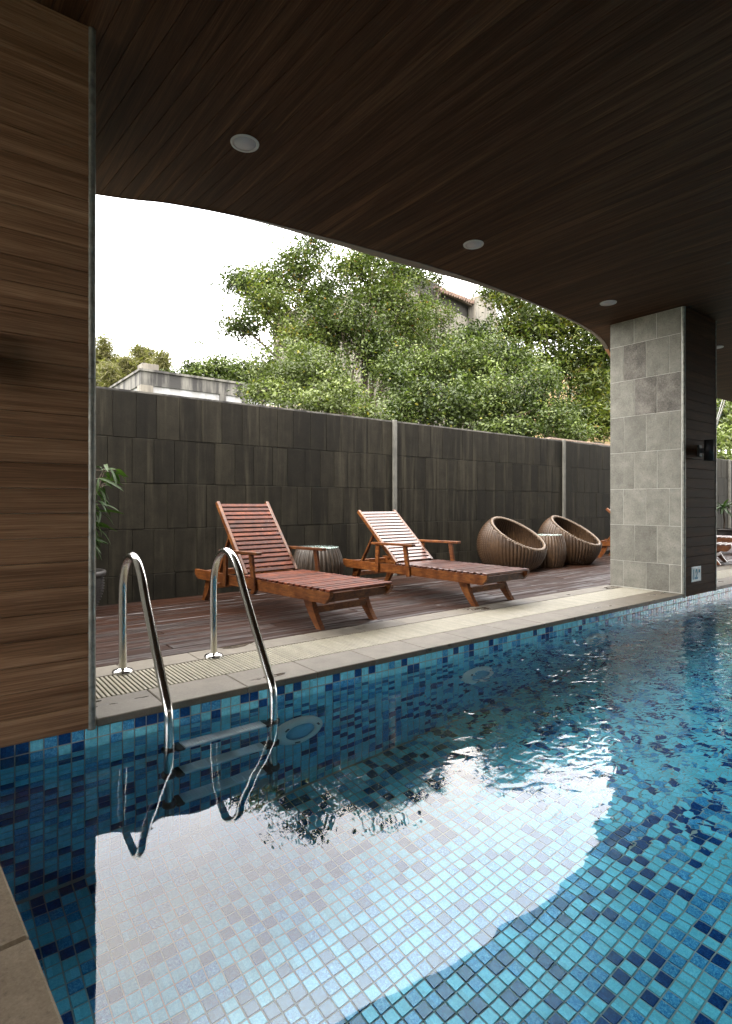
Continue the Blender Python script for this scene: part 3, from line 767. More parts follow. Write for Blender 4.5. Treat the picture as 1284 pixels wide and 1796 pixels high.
# ================================================================== POOL LADDER
LX = (0.842, 1.352)
ld = thing('pool_ladder', 'stainless steel pool ladder with two looped handrails and three treads', 'pool ladder', (0, 0, 0))
prof = [(3.22, 0.0), (3.22, 0.20), (3.22, 0.40), (3.205, 0.50), (3.155, 0.585), (3.06, 0.632), (2.965, 0.615), (2.885, 0.545), (2.825, 0.45), (2.70, 0.275), (2.565, 0.09), (2.51, 0.015), (2.492, -0.05), (2.490, -0.20), (2.490, -0.6), (2.490, -0.90), (2.497, -0.955), (2.52, -0.985), (2.56, -0.99)]
for lx in LX:
    pts = smoothpath([(lx, y_, z_) for y_, z_ in prof], 6)
    m_ = MB(); m_.tube(pts, 0.0212, 20); r_ = m_.build('handrail', M['steel'], ld)
    m_ = MB(); m_.lathe([(0.055, 0.0005), (0.055, 0.006), (0.048, 0.014), (0.028, 0.020), (0.0225, 0.024)], 32, Matrix.Translation((lx, 3.22, 0))); m_.build('flange', M['steel'], r_)
    m_ = MB(); m_.tube([(lx, 2.553, -0.99), (lx, 2.585, -0.99), (lx, 2.598, -0.99)], [0.03, 0.034, 0.034], 18); m_.build('wall_foot', M['white_plastic'], r_)
for zt in (-0.225, -0.48, -0.735):
    m_ = MB(); m_.cbox((LX[0] + 0.055, 2.452, zt - 0.022), (LX[1] - 0.055, 2.528, zt), 0.005)
    tr = m_.build('tread', M['tread_steel'], ld)
    m_ = MB()                                             # raised diamond studs and long ribs
    for side in (0, 1):
        xa = LX[0] + 0.085 if side == 0 else LX[1] - 0.205
        for a_ in range(9):
            for b_ in range(5):
                cx_, cy_ = xa + 0.0145 * a_, 2.464 + 0.013 * b_
                m_.add([(cx_ - .006, cy_, zt), (cx_, cy_ - .0052, zt), (cx_ + .006, cy_, zt), (cx_, cy_ + .0052, zt), (cx_, cy_, zt + 0.004)], [(0, 1, 4), (1, 2, 4), (2, 3, 4), (3, 0, 4)])
    for b_ in range(4):
        m_.box((LX[0] + 0.215, 2.463 + 0.015 * b_, zt + 0.0002), (LX[1] - 0.215, 2.469 + 0.015 * b_, zt + 0.003))
    m_.build('grip', M['tread_steel'], tr)
    for lx, sg_ in ((LX[0], 1), (LX[1], -1)):
        m_ = MB(); m_.lathe([(0.024, -0.022), (0.031, -0.018), (0.031, 0.018), (0.024, 0.022)], 20, Matrix.Translation((lx, 2.49, zt - 0.012)))
        m_.cbox((min(lx + sg_ * 0.022, lx + sg_ * 0.062), 2.446, zt - 0.028), (max(lx + sg_ * 0.022, lx + sg_ * 0.062), 2.534, zt - 0.003), 0.008)
        m_.build('end_cap', M['dark_rubber'], tr)

# underwater lights
pl_labels = ['round white underwater light beside the pool ladder', 'round underwater light halfway along the pool wall', 'round underwater light nearest the stone pillar']
pproto = None
for xx, lab in zip((1.552, 2.95, 4.40), pl_labels):
    if pproto is None:
        t = pproto = thing('underwater_light', lab, 'pool light', (xx, PY1, -0.55), 0, 'underwater pool lights')
        R90 = Matrix.Rotation(math.pi / 2, 4, 'X')
        m_ = MB(); m_.lathe([(0.150, 0.0), (0.152, 0.012), (0.140, 0.032), (0.118, 0.042), (0.092, 0.042), (0.088, 0.034)], 40, R90); m_.build('rim', M['pool_light'], t)
        m_ = MB(); m_.lathe([(0.086, 0.030), (0.086, 0.036), (0.05, 0.046), (0.01, 0.049)], 36, R90); m_.build('lens', plain('lens_blue', (0.20, 0.48, 0.62), 0.15, 0, 0.1, 30), t)
        for an in (70, 190, 310):
            m_ = MB(); m_.cbox((-.016, -.047, 0.105), (.016, -.0405, 0.118), 0.002, Matrix.Rotation(math.radians(an), 4, 'Y')); m_.build('clip', M['rust'], t)
    else:
        t = copy_tree(pproto); t.location = (xx, PY1, -0.55); t['label'] = lab

# ================================================================== SUN LOUNGERS
LW = M['lounger_wood']
def make_lounger(back_deg, bl, SL, label, loc, rz):
    """origin on the deck under the middle of the foot end; the lounger runs towards +Y (head)"""
    t = thing('sun_lounger', label, 'sun lounger', loc, rz, 'slatted timber sun loungers on the deck')
    wd = 0.30; zt = 0.285; Ln = 2.0
    for sx in (-1, 1):
        m_ = MB(); x_a, x_b = sx * wd - 0.016, sx * wd + 0.016      # side rail with a slanted foot end
        pr = [(0.0, zt), (0.0, zt - 0.028), (0.055, zt - 0.084), (Ln - 0.06, zt - 0.084), (Ln, zt - 0.05), (Ln, zt)]
        n_ = len(pr); vs = [(x_a, y_, z_) for y_, z_ in pr] + [(x_b, y_, z_) for y_, z_ in pr]
        fs = [tuple(range(n_)), tuple(range(n_, 2 * n_))[::-1]] + [(k_, n_ + k_, n_ + (k_ + 1) % n_, (k_ + 1) % n_) for k_ in range(n_)]
        m_.add(vs, fs); m_.build('side_rail', LW, t)
        for (y0, tip) in ((0.30, -0.135), (1.80, 0.10)):             # splayed, curved legs
            m_ = MB(); xs_ = sx * (wd - 0.037); vs = []; NP = 7
            for k_ in range(NP):
                u = k_ / (NP - 1); z_ = (zt - 0.055) * (1 - u)
                cy_ = y0 + tip * (u ** 1.6); hw = 0.052 - 0.024 * u
                for a_, b_ in ((-0.02, -hw), (0.02, -hw), (0.02, hw), (-0.02, hw)): vs.append((xs_ + a_, cy_ + b_, z_))
            fs = [(0, 1, 2, 3), tuple(range(4 * NP - 4, 4 * NP))[::-1]]
            for k_ in range(NP - 1):
                for e_ in range(4): fs.append((k_ * 4 + e_, (k_ + 1) * 4 + e_, (k_ + 1) * 4 + (e_ + 1) % 4, k_ * 4 + (e_ + 1) % 4))
            m_.add(vs, fs); m_.build('leg', LW, t)
    for y_, z_ in ((0.235, 0.13), (1.85, 0.13)):
        m_ = MB(); m_.bar((-wd + 0.055, y_, z_), (wd - 0.055, y_, z_), 0.022, 0.05); m_.build('stretcher', LW, t)
    for y_ in (0.05, 1.96):
        m_ = MB(); m_.bar((-wd + 0.017, y_, zt - 0.045), (wd - 0.017, y_, zt - 0.045), 0.024, 0.06); m_.build('cross_rail', LW, t)
    yh = 1.17                                            # hinge of the back
    ns_ = 16; pitch = (yh - 0.012) / ns_
    slm_ = MB(); slm_.cbox((-wd - 0.012, 0, 0), (wd + 0.012, pitch - 0.021, 0.017), 0.003); sme_ = slm_.mesh('seat_slat')
    for k_ in range(ns_):
        so_ = obj('seat_slat', sme_, SL, t, (0, 0.002 + k_ * pitch, zt + 0.0005 + random.uniform(0, 0.003))); so_.rotation_euler = (random.uniform(-0.03, 0.05), 0, 0)
    for k_ in range(0):
        pass
    a = math.radians(back_deg); dv = Vector((0, math.cos(a), math.sin(a))); nv = Vector((0, -math.sin(a), math.cos(a)))
    hb = 0.262; o0 = Vector((0, yh + 0.012, zt + 0.012))
    for sx in (-1, 1):
        m_ = MB(); m_.bar(o0 + Vector((sx * hb, 0, 0)), o0 + Vector((sx * hb, 0, 0)) + dv * bl, 0.030, 0.040, up=nv); m_.build('back_rail', LW, t)
    nb = 16; bp = (bl - 0.03) / nb
    Rb = Matrix(((1, 0, 0), (0, dv.y, nv.y), (0, dv.z, nv.z))).to_4x4()
    bm_ = MB(); bm_.cbox((-hb + 0.0155, 0, 0), (hb - 0.0155, bp - 0.013, 0.015), 0.003, Rb); bme = bm_.mesh('back_slat')
    for k_ in range(nb):
        obj('back_slat', bme, SL, t, tuple(o0 + dv * (0.012 + k_ * bp) + nv * 0.004))
    top = o0 + dv * 0.50 - nv * 0.03                     # prop behind the back
    for sx in (-1, 1):
        m_ = MB(); m_.bar(top + Vector((sx * 0.20, 0, 0)), (sx * 0.20, min(top.y + 0.22, 1.9), zt - 0.02), 0.022, 0.035, up=(1, 0, 0)); m_.build('prop', LW, t)
    for sx in (-1, 1):                                   # arm rests outside the rails
        xa = sx * (wd + 0.034)
        m_ = MB(); m_.bar((xa, 0.93, 0.19), (xa, 0.98, 0.487), 0.024, 0.050, up=(0, 1, 0)); m_.build('arm_post', LW, t)
        m_ = MB(); m_.bar((xa, 1.40, 0.19), (xa, 1.385, 0.480), 0.024, 0.050, up=(0, 1, 0)); m_.build('arm_post', LW, t)
        m_ = MB(); m_.bar((xa, 0.86, 0.500), (xa, 1.47, 0.490), 0.052, 0.024); m_.build('arm', LW, t)
    return t
make_lounger(52, 0.785, M['slat_dry'], 'reddish slatted lounger with the steepest raised back, right behind the pool ladder', (2.535, 3.315, 0), math.radians(5.5))
make_lounger(41, 0.80, M['slat_wet'], 'slatted lounger with a pale shining back, between the small round table and the wicker chairs', (4.115, 3.245, 0), math.radians(2.5))
make_lounger(41, 0.80, M['slat_wet'], 'slatted lounger mostly hidden behind the stone pillar', (9.62, 3.40, 0), math.radians(11))
make_lounger(41, 0.80, M['slat_wet'], 'farthest slatted lounger at the right edge beside a potted plant', (11.75, 3.85, 0), math.radians(6))

# ================================================================== WICKER
def egg_mesh():
    """woven bowl: outer skin, inner skin, both cut by one tilted rim plane"""
    cz, Ro, nphi, nt_ = 0.33, 0.440, 360, 44
    V_ = []; F_ = []; SMT = []
    n_t = Vector((0.42, 0, 0.67)).normalized(); p0 = Vector((-0.245, 0, 0.70))      # rim plane
    def rimtheta(phi, R):
        lo, hi = 0.0, math.pi
        for _ in range(40):
            mid = (lo + hi) / 2
            p = Vector((R * math.sin(mid) * math.cos(phi), R * math.sin(mid) * math.sin(phi), cz + R * math.cos(mid)))
            if (p - p0).dot(n_t) > 0: lo = mid
            else: hi = mid
        return (lo + hi) / 2
    for skin, R in ((0, Ro), (1, Ro - 0.035)):
        o = len(V_); zb = 0.004 if skin == 0 else 0.10
        thb = math.acos(max(-1, (zb - cz) / R))
        for j in range(nt_ + 1):
            for i in range(nphi):
                phi = 2 * math.pi * i / nphi; th0 = rimtheta(phi, R); u = j / nt_; th = th0 + (thb - th0) * u
                rib = (1 if (i // 2) % 2 == 0 else -1); wv = (1 if j % 2 == 0 else -1)
                d = (0.0, 0.017, 0.021, 0.022, 0.021, 0.017)[i % 6] + 0.004 * wv * (1 if (i // 6) % 2 == 0 else -1)
                Rr = R + (d if skin == 0 else -d)
                V_.append((Rr * math.sin(th) * math.cos(phi), Rr * math.sin(th) * math.sin(phi), cz + R * math.cos(th)))
        for j in range(nt_):
            for i in range(nphi):
                q = (o + j * nphi + i, o + j * nphi + (i + 1) % nphi, o + (j + 1) * nphi + (i + 1) % nphi, o + (j + 1) * nphi + i)
                F_.append(q[::-1] if skin == 0 else q); SMT.append(True)
        ring = [o + nt_ * nphi + i for i in range(nphi)]; F_.append(tuple(ring[::-1] if skin == 0 else ring)); SMT.append(False)
    sh = MB(); sh.add(V_, F_); sh.smooth = SMT
    rim = MB(); path = []; Rm = Ro - 0.016
    for i in range(161):
        phi = 2 * math.pi * i / 160; th = rimtheta(phi, Rm)
        path.append(Vector((Rm * math.sin(th) * math.cos(phi), Rm * math.sin(th) * math.sin(phi), cz + Rm * math.cos(th))))
    for strand in range(3):                              # braided edge of three strands
        pp = []
        for i, p in enumerate(path):
            a = 2 * math.pi * (i / 160 * 34 + strand / 3)
            rad = Vector((p.x, p.y, 0)).normalized()
            pp.append(p + rad * 0.013 * math.cos(a) + Vector((0, 0, 1)) * 0.013 * math.sin(a))
        rim.tube(pp, 0.0115, 6, False)
    return sh.mesh('shell'), rim.mesh('rim')
shm, rmm = egg_mesh()
def egg_chair(label, x, y, rz, sc=1.0):
    t = thing('wicker_chair', label, 'wicker chair', (x, y, 0), rz, 'round wicker tub chairs by the wall')
    obj('shell', shm, M['wicker'], t); obj('rim', rmm, M['wicker_rim'], t); t.scale = (sc, sc, sc); return t
egg_chair('round wicker tub chair right of the second lounger', 6.42, 5.02, math.radians(-84), 1.02)
egg_chair('round wicker tub chair nearest the stone pillar', 7.80, 5.02, math.radians(-80), 1.02)

def barrel_mesh(r0, r1, h, nphi, nrow, vert):
    sh = MB(); V_ = []; F_ = []
    for j in range(nrow + 1):
        z = 0.004 + (h - 0.004) * j / nrow; u = 2 * j / nrow - 1; r = r1 - (r1 - r0) * u * u
        for i in range(nphi):
            rr = r + (((-0.012, 0.006, 0.009, 0.006)[i % 4] if vert else 0.009 * math.cos(2 * math.pi * i / 4)) * (1 if vert else (1 if (j // 2) % 2 == 0 else -1)))
            a = 2 * math.pi * i / nphi; V_.append((rr * math.cos(a), rr * math.sin(a), z))
    for j in range(nrow):
        for i in range(nphi): F_.append((j * nphi + i, j * nphi + (i + 1) % nphi, (j + 1) * nphi + (i + 1) % nphi, (j + 1) * nphi + i))
    sh.add(V_, F_, True); sh.add([V_[nrow * nphi + i] for i in range(nphi)], [tuple(range(nphi))])
    return sh.mesh('woven_body')
def side_table(label, x, y, mat, r0, r1, h, over):
    t = thing('side_table', label, 'side table', (x, y, 0), random.random(), 'woven side tables with glass tops')
    obj('woven_body', barrel_mesh(r0, r1, h, 144, 40, True), mat, t)
    m_ = MB(); m_.lathe([(0.001, h + 0.001), (over, h + 0.001), (over + 0.003, h + 0.004), (over, h + 0.009), (0.001, h + 0.009)], 48); m_.build('glass_top', M['glass'], t)
side_table('dark woven drum table with glass top between the two front loungers', 3.36, 5.20, M['wicker_dark'], 0.215, 0.27, 0.43, 0.225)
side_table('brown woven drum table with glass top between the two wicker chairs', 7.10, 4.93, M['wicker'], 0.215, 0.262, 0.455, 0.21)

# ================================================================== POTTED PLANTS
def pot(x, y, r, h, label):
    t = thing('plant_pot', label, 'plant pot', (x, y, 0))
    pr = [(r * 0.60, 0.0)]
    for k in range(26):
        u = k / 25; base = r * (0.60 + 0.34 * math.sin(u * math.pi * 0.62)); pr.append((base + 0.012 * math.cos(k * math.pi), 0.01 + u * h * 0.82))
    pr += [(r * 0.93, h * 0.86), (r * 1.04, h * 0.88), (r * 1.06, h * 0.97), (r * 1.02, h), (r * 0.92, h), (r * 0.90, h * 0.9)]
    m_ = MB(); m_.lathe(pr, 40); m_.build('pot_body', M['pot'], t)
    m_ = MB(); m_.lathe([(0.001, h * 0.905), (r * 0.89, h * 0.905)], 24); m_.build('soil', M['soil'], t)
    return t
pot(1.00, 5.20, 0.21, 0.345, 'ribbed dark clay pot half hidden behind the left timber wall')
def leaf_blade(L, wdt, droop=0.25, n=5):
    """a pointed, folded, drooping leaf along +X"""
    vs = []; fs = []
    for k in range(n + 1):
        u = k / n; hw = wdt * math.sin(math.pi * min(1, u * 0.93 + 0.05)) ** 0.8; z = -droop * L * u * u
        if k == n: hw = 0.0006
        vs += [(L * u, -hw, z + hw * .35), (L * u, 0, z), (L * u, hw, z + hw * .35)]
    for k in range(n):
        a_ = k * 3; fs += [(a_, a_ + 3, a_ + 4, a_ + 1), (a_ + 1, a_ + 4, a_ + 5, a_ + 2)]
    return vs, fs
def with_tint(me, val):
    a = me.attributes.new('tint', 'FLOAT', 'FACE'); a.data.foreach_set('value', np.full(len(me.polygons), val, np.float32)); return me
bp_ = thing('potted_bamboo', 'leafy bamboo like plant growing beside the left timber wall', 'plant', (1.02, 5.20, 0.31))
leafm = []
for k in range(5):
    vs, fs = leaf_blade(0.125 + 0.012 * k, 0.0135, 0.22 + .06 * k); m_ = MB(); m_.add(vs, fs, True); me_ = with_tint(m_.mesh('leaf'), 0.15 + 0.2 * k); me_.materials.append(M['leaf_plant']); leafm.append(me_)
rr = random.Random(3); nleaf = 0
for k in range(6):
    a0 = rr.uniform(-1.0, 0.9) if k < 4 else rr.uniform(1.5, 4.5); hgt = rr.uniform(0.55, 1.0); ln = rr.uniform(0.06, 0.22)
    pts = [Vector((0.05 * math.cos(a0) * rr.random(), 0.05 * math.sin(a0), 0))]
    for q in range(1, 7):
        u = q / 6; pts.append(Vector((ln * u ** 1.6 * math.cos(a0), ln * u ** 1.6 * math.sin(a0), hgt * u)) + Vector((rr.uniform(-.012, .012), rr.uniform(-.012, .012), 0)))
    m_ = MB(); m_.tube(smoothpath(pts, 3), 0.004, 5); st = m_.build('stem', M['bark'], bp_)
    for q in range(2, 7):
        p = pts[q]
        for s_ in range(rr.choice((2, 3, 3))):
            a1 = a0 + rr.uniform(-1.6, 1.6); twl = rr.uniform(0.02, 0.10); el = rr.uniform(-0.1, 0.5)
            tip = p + Vector((math.cos(a1) * twl, math.sin(a1) * twl, el * twl))
            tw_ = MB(); tw_.tube([p, tip], 0.0018, 4); tw_.build('twig', M['bark'], bp_)
            for e_ in range(rr.choice((1, 2, 2))):
                lf = obj('leaf', rr.choice(leafm), None, bp_, tuple(tip)); nleaf += 1
                lf.rotation_euler = (rr.uniform(-.7, .7), rr.uniform(-0.25, 0.75), a1 + rr.uniform(-.8, .8)); q_ = rr.uniform(0.75, 1.2); lf.scale = (q_, q_, q_)
pot(13.95, 5.15, 0.26, 0.36, 'dark round pot behind the farthest lounger')
dr = thing('potted_dracaena', 'small dracaena with drooping leaves by the wall at the right edge', 'plant', (13.95, 5.15, 0.32))
m_ = MB(); m_.tube(smoothpath([(0, 0, 0), (0.01, -0.01, .2), (-.02, 0, .38), (0.0, 0.02, 0.52)], 4), 0.02, 8); m_.build('trunk', M['bark'], dr)
m_ = MB()
for k in range(34):
    vs, fs = leaf_blade(rr.uniform(.30, .46), 0.026, rr.uniform(0.35, 0.8)); R_ = Matrix.Translation((0, 0.02, 0.44 + 0.10 * rr.random())) @ Matrix.Rotation(k * 2.4, 4, 'Z') @ Matrix.Rotation(-rr.uniform(0.0, 1.0), 4, 'Y')
    m_.add([R_ @ Vector(v) for v in vs], fs, True)
me_ = m_.mesh('foliage'); a = me_.attributes.new('tint', 'FLOAT', 'FACE'); a.data.foreach_set('value', np.repeat(rng.random(34), 10).astype(np.float32)); obj('foliage', me_, M['leaf_plant'], dr)

# ================================================================== BEYOND THE WALL: buildings
# low concrete outbuilding
c0 = at(247, 650, 13.0)
ob = thing('outbuilding', 'weathered low concrete outbuilding showing over the left of the wall', 'building', (c0.x, c0.y, 0))
H_ = c0.z
m_ = MB(); m_.box((0.04, 0.04, -0.12), (3.9, 3.6, H_ - 0.31)); m_.build('wall', M['old_panel'], ob)
m_ = MB(); m_.box((0, 0, H_ - 0.31), (3.95, 3.65, H_)); m_.build('roof_band', M['old_band'], ob)
m_ = MB(); m_.box((-0.04, -0.04, H_), (4.0, 3.7, H_ + 0.05)); m_.build('roof_slab', M['old_band'], ob)
m_ = MB(); m_.box((0.0, 0.0, -0.12), (0.28, 0.28, H_ - 0.311)); m_.build('corner_post', M['old_render'], ob)
m_ = MB(); m_.box((0.05, 0.05, H_ + 0.051), (0.42, 0.42, H_ + 0.2)); m_.build('roof_stub', M['old_render'], ob)
m_ = MB(); m_.box((3.5, -0.02, H_ + 0.051), (3.8, 0.35, H_ + 0.24)); m_.build('roof_stub', M['old_render'], ob)
for xx in (1.9, 2.5, 3.0):
    m_ = MB(); m_.box((xx, 0.0, -0.12), (xx + 0.16, 0.0395, H_ - 0.311)); m_.build('wall_rib', M['old_band'], ob)
for r_ in range(5):
    for k in range(4):
        m_ = MB(); xa = 3.18 + 0.17 * k + (0.08 if r_ % 2 else 0); m_.cbox((xa, 0.006, H_ - 0.98 + 0.11 * r_), (xa + 0.16, 0.0396, H_ - 0.88 + 0.11 * r_), 0.004); m_.build('brick', M['old_brick'], ob)

# old tiled-roof house
hb_ = at(858, 514, 30.0)
ho = thing('old_house', 'abandoned plaster house with gable and tiled roof behind the trees', 'house', (hb_.x, hb_.y, 0), math.radians(12))
HS = 30.0 / 21.0; Hr = hb_.z / HS; ho.scale = (HS, HS, HS)
m_ = MB(); hw = 2.3                                       # gable end, facing the pool
vs = []
for y_ in (0.0, 0.3): vs += [(-1.0, y_, -0.12), (2.9, y_, -0.12), (2.9, y_, Hr - 3.2), (0.12, y_, Hr), (-0.12, y_, Hr), (-1.0, y_, Hr - 0.42)]
m_.add(vs, [(0, 1, 2, 3, 4, 5), (11, 10, 9, 8, 7, 6)] + [(k, 6 + k, 6 + (k + 1) % 6, (k + 1) % 6) for k in range(6)]); m_.build('gable_wall', M['old_render'], ho)
m_ = MB(); m_.box((-5.6, 0.31, -0.12), (-0.5, 5.5, Hr - 1.101)); m_.build('wall', M['old_render'], ho)
m_ = MB(); m_.box((-5.0, 0.35, Hr - 1.1), (-0.6, 0.9, Hr - 0.45)); m_.build('loft_opening', M['dark_inside'], ho)
for k in range(14):
    m_ = MB(); y_ = -2.4 + 0.0
    xx = -1.05 - 0.155 * k
    m_.tube([(xx, 0.05, Hr - 0.60 - 0.012 * k), (xx, 1.2, Hr - 0.30), (xx, 2.6, Hr + 0.02)], 0.072, 8); m_.build('roof_tile', M['roof_tile'], ho)
m_ = MB(); m_.box((-3.3, 0.12, Hr - 0.72), (-1.02, 0.22, Hr - 0.62)); m_.build('eave_beam', M['bark'], ho)
for k in range(4):
    m_ = MB(); m_.box((-1.9 + 0.0, 0.36, Hr - 1.06 + 0.12 * k), (-1.03, 0.40, Hr - 1.02 + 0.12 * k)); m_.build('louvre', M['bark'], ho)
m_ = MB(); m_.box((-4.2, 0.5, -0.12), (-3.3, 1.3, Hr - 0.35)); m_.build('chimney', M['old_render'], ho)
for xx in (-4.9, -3.6, -2.3):
    m_ = MB(); m_.box((xx, 0.05, -0.12), (xx + 0.32, 0.305, Hr - 2.6)); m_.build('pillar', M['old_render'], ho)
m_ = MB(); m_.box((-5.2, 0.0, Hr - 2.6), (-1.05, 0.307, Hr - 2.35)); m_.build('balcony_beam', M['old_render'], ho)
# yellow building further right
yb = at(985, 640, 42.0)
yo = thing('yellow_building', 'pale yellow rendered building glimpsed through the right hand trees', 'building', (yb.x, yb.y, 0))
m_ = MB(); m_.box((0, 0, -0.12), (11, 6, yb.z)); m_.build('wall', M['yellow_render'], yo)
m_ = MB(); m_.box((-0.2, -0.2, yb.z), (11.2, 6.2, yb.z + 0.18)); m_.build('roof', M['old_render'], yo)
for k in range(3):
    for r_ in range(2):
        m_ = MB(); m_.box((1.2 + 3.2 * k, -0.03, 1.2 + 3.0 * r_), (2.6 + 3.2 * k, -0.005, 2.8 + 3.0 * r_)); wn_ = m_.build('window', M['dark_inside'], yo)
        m_ = MB(); m_.box((1.1 + 3.2 * k, -0.07, 1.08 + 3.0 * r_), (2.7 + 3.2 * k, -0.001, 1.195 + 3.0 * r_)); m_.build('sill', M['old_render'], wn_)

# thin steel frame showing over the wall
fr = thing('steel_frame', 'thin rusty steel frame lying level just above the wall top', 'frame', (8.55, WY + 0.30, 0))
zf = WT + 0.075
for (a_, b_) in (((0.2, 0, zf), (2.6, 0, zf)), ((0.2, 1.1, zf), (2.6, 1.1, zf)), ((0.2, -0.01, zf), (0.2, 1.11, zf)), ((1.0, -0.01, zf), (1.0, 1.11, zf)), ((1.8, -0.01, zf), (1.8, 1.11, zf)), ((2.6, -0.01, zf), (2.6, 1.11, zf)), ((0.2, 0, -0.12), (0.2, 0, zf)), ((2.6, 0, -0.12), (2.6, 0, zf)), ((0.2, 1.1, -0.12), (0.2, 1.1, zf)), ((2.6, 1.1, -0.12), (2.6, 1.1, zf))):
    m_ = MB(); m_.bar(a_, b_, 0.03, 0.03, up=(0, 0, 1) if abs(a_[2] - b_[2]) < 0.1 else (0, 1, 0)); m_.build('bar', M['rust'], fr)

# two ropes at the right
for k, dx in enumerate((0, 4.5)):
    p0 = at(1270 + dx, 694, 11.2); p1 = at(1250 + dx * 0.5, 760, 11.9); d = (p1 - p0).normalized(); p1 = p0 + d * 3.4
    m_ = MB(); m_.tube([p0 + (p1 - p0) * q / 6 + Vector((0, 0, -0.02 * math.sin(q / 6 * math.pi))) for q in range(7)], 0.012, 8)
    tag(m_.build('rope', M['rope']), ['upper left of two white ropes slanting down right of the pillar', 'lower right of two white ropes slanting down right of the pillar'][k], 'rope', 'pair of white ropes')

# ================================================================== TREES
def rand_rot(n, up=0.35):
    """leaf frames: two unit vectors per leaf, loosely facing the sky"""
    nrm = rng.normal(size=(n, 3)); nrm[:, 2] = np.abs(nrm[:, 2]) + up; nrm /= np.linalg.norm(nrm, axis=1)[:, None]
    a = rng.normal(size=(n, 3)); u = np.cross(nrm, a); u /= np.linalg.norm(u, axis=1)[:, None]; v = np.cross(nrm, u)
    return u, v, nrm
def leaves(C, size, asp=0.45, up=0.35):
    """kite-shaped leaves, folded a little about the midrib"""
    n = len(C); u, v, nr = rand_rot(n, up); s_ = (size * rng.uniform(0.5, 1.4, n))[:, None]
    p0 = C - u * s_ * 0.5; p2 = C + u * s_ * 0.5 - nr * s_ * 0.12; p1 = C + v * s_ * asp * 0.5 - u * s_ * 0.06 + nr * s_ * .06; p3 = C - v * s_ * asp * 0.5 - u * s_ * 0.06 + nr * s_ * .06
    return np.stack([p0, p1, p2, p3], 1)
def tree(name, label, base, lobes, lmat, size, dens, asp=0.45, trunk_r=0.16, group=None, sparse=0.55, limb_mat='bark', seedling=0, clump=0.24, cat='tree'):
    """lobes: (centre, radii) ellipsoids that the limbs feed; leaves sit in clumps on twigs"""
    R_ = np.random.default_rng(100 + seedling); rd = random.Random(seedling)
    base = Vector(base); t = thing(name, label, cat, base, 0, group)
    tb = MB(); P = []; T = []
    fork = Vector((0, 0, 0)); tot = Vector((0, 0, 0))
    for c_, r_ in lobes: tot += Vector(c_) - base
    mean = tot / len(lobes); zmin = min((Vector(c_).z - base.z - r_[2]) for c_, r_ in lobes)
    fork = Vector((mean.x * 0.25, mean.y * 0.25, max(0.35 * mean.z, 0.6)))
    tb.tube(smoothpath([(0, 0, -0.1), fork * 0.35 + Vector((0.05, -0.04, 0)), fork * 0.7 + Vector((-0.05, .03, 0)), fork], 4), [trunk_r * (1.2 - 0.45 * k / 12) for k in range(13)], 9)
    for li, (c_, r_) in enumerate(lobes):
        c_ = Vector(c_) - base; r_ = Vector(r_); vol = (r_.x * r_.y + r_.y * r_.z + r_.x * r_.z) / 3
        mid = fork + (c_ - fork) * 0.5 + Vector((rd.uniform(-.2, .2), rd.uniform(-.2, .2), rd.uniform(0, .35)))
        lp = smoothpath([fork, fork + (mid - fork) * 0.5 + Vector((rd.uniform(-.1, .1), rd.uniform(-.1, .1), .05)), mid, c_], 4)
        r0 = trunk_r * 0.42; tb.tube(lp, [r0 * (1 - 0.75 * k / (len(lp) - 1)) for k in range(len(lp))], 7)
        nb = max(8, int(vol * 9)); ncl = max(12, int(vol * dens * 0.56))
        # twigs end in clumps near the lobe's outside
        d = R_.normal(size=(ncl, 3)); d /= np.linalg.norm(d, axis=1)[:, None]
        rad = np.where(R_.random(ncl) < 0.30, R_.uniform(0.1, 0.6, ncl), R_.uniform(max(sparse, .62), 1.0, ncl) * (1 + 0.20 * R_.normal(size=ncl)))
        lump = 1 + 0.30 * np.sin(d[:, 0] * 6 + li) * np.cos(d[:, 1] * 7 + 2 * li) + 0.24 * np.sin(d[:, 2] * 9 + li * 1.7 + d[:, 0] * 4)
        cc = np.array(c_)[None] + d * np.array(r_)[None] * (rad * lump)[:, None]
        for q in range(min(nb, ncl)):
            e_ = Vector(cc[q]); s_ = lp[min(len(lp) - 1, int(len(lp) * rd.uniform(0.45, 1.0)))]
            mm = (s_ + e_) * 0.5 + Vector((rd.uniform(-.12, .12), rd.uniform(-.12, .12), rd.uniform(-.02, .16)))
            tb.tube([s_, mm, e_], [0.015 * trunk_r / .16, 0.009 * trunk_r / .16, 0.004], 5, False)
        m_ = R_.integers(16, 40, ncl); idx = np.repeat(np.arange(ncl), m_)
        off = R_.normal(size=(len(idx), 3)) * np.array([clump, clump, clump * 0.62]) * 0.5
        P.append(cc[idx] + off)
        shade = R_.random(ncl); tt = np.clip(0.66 * shade[idx] + 0.34 * R_.random(len(idx)) + R_.uniform(-0.22, 0.18), 0, 0.94)
        tt = np.where(R_.random(len(idx)) > 0.985, 0.97 + 0.03 * R_.random(len(idx)), tt); T.append(tt)
    tb.build('trunk', M[limb_mat], t)
    P = np.concatenate(P); T = np.concatenate(T)
    P[:, 2] = np.maximum(P[:, 2], -base.z - 0.05)
    obj('crown', quads_mesh('crown', leaves(P, size, asp), M[lmat], None, T), None, t)
    return t, len(P)
def lob(px, py, Z, rx, ry, rz=None):
    """ellipsoid seen at a photo pixel with pixel radii"""
    k = Z / F_PX; return (at(px, py, Z), ((rx * k), (rz if rz else rx * k * 0.9), ry * k))
def foot(px, Z): p = at(px, 900, Z); return Vector((p.x, p.y, -0.12))
tot = 0
TG = 'trees beyond the wall'
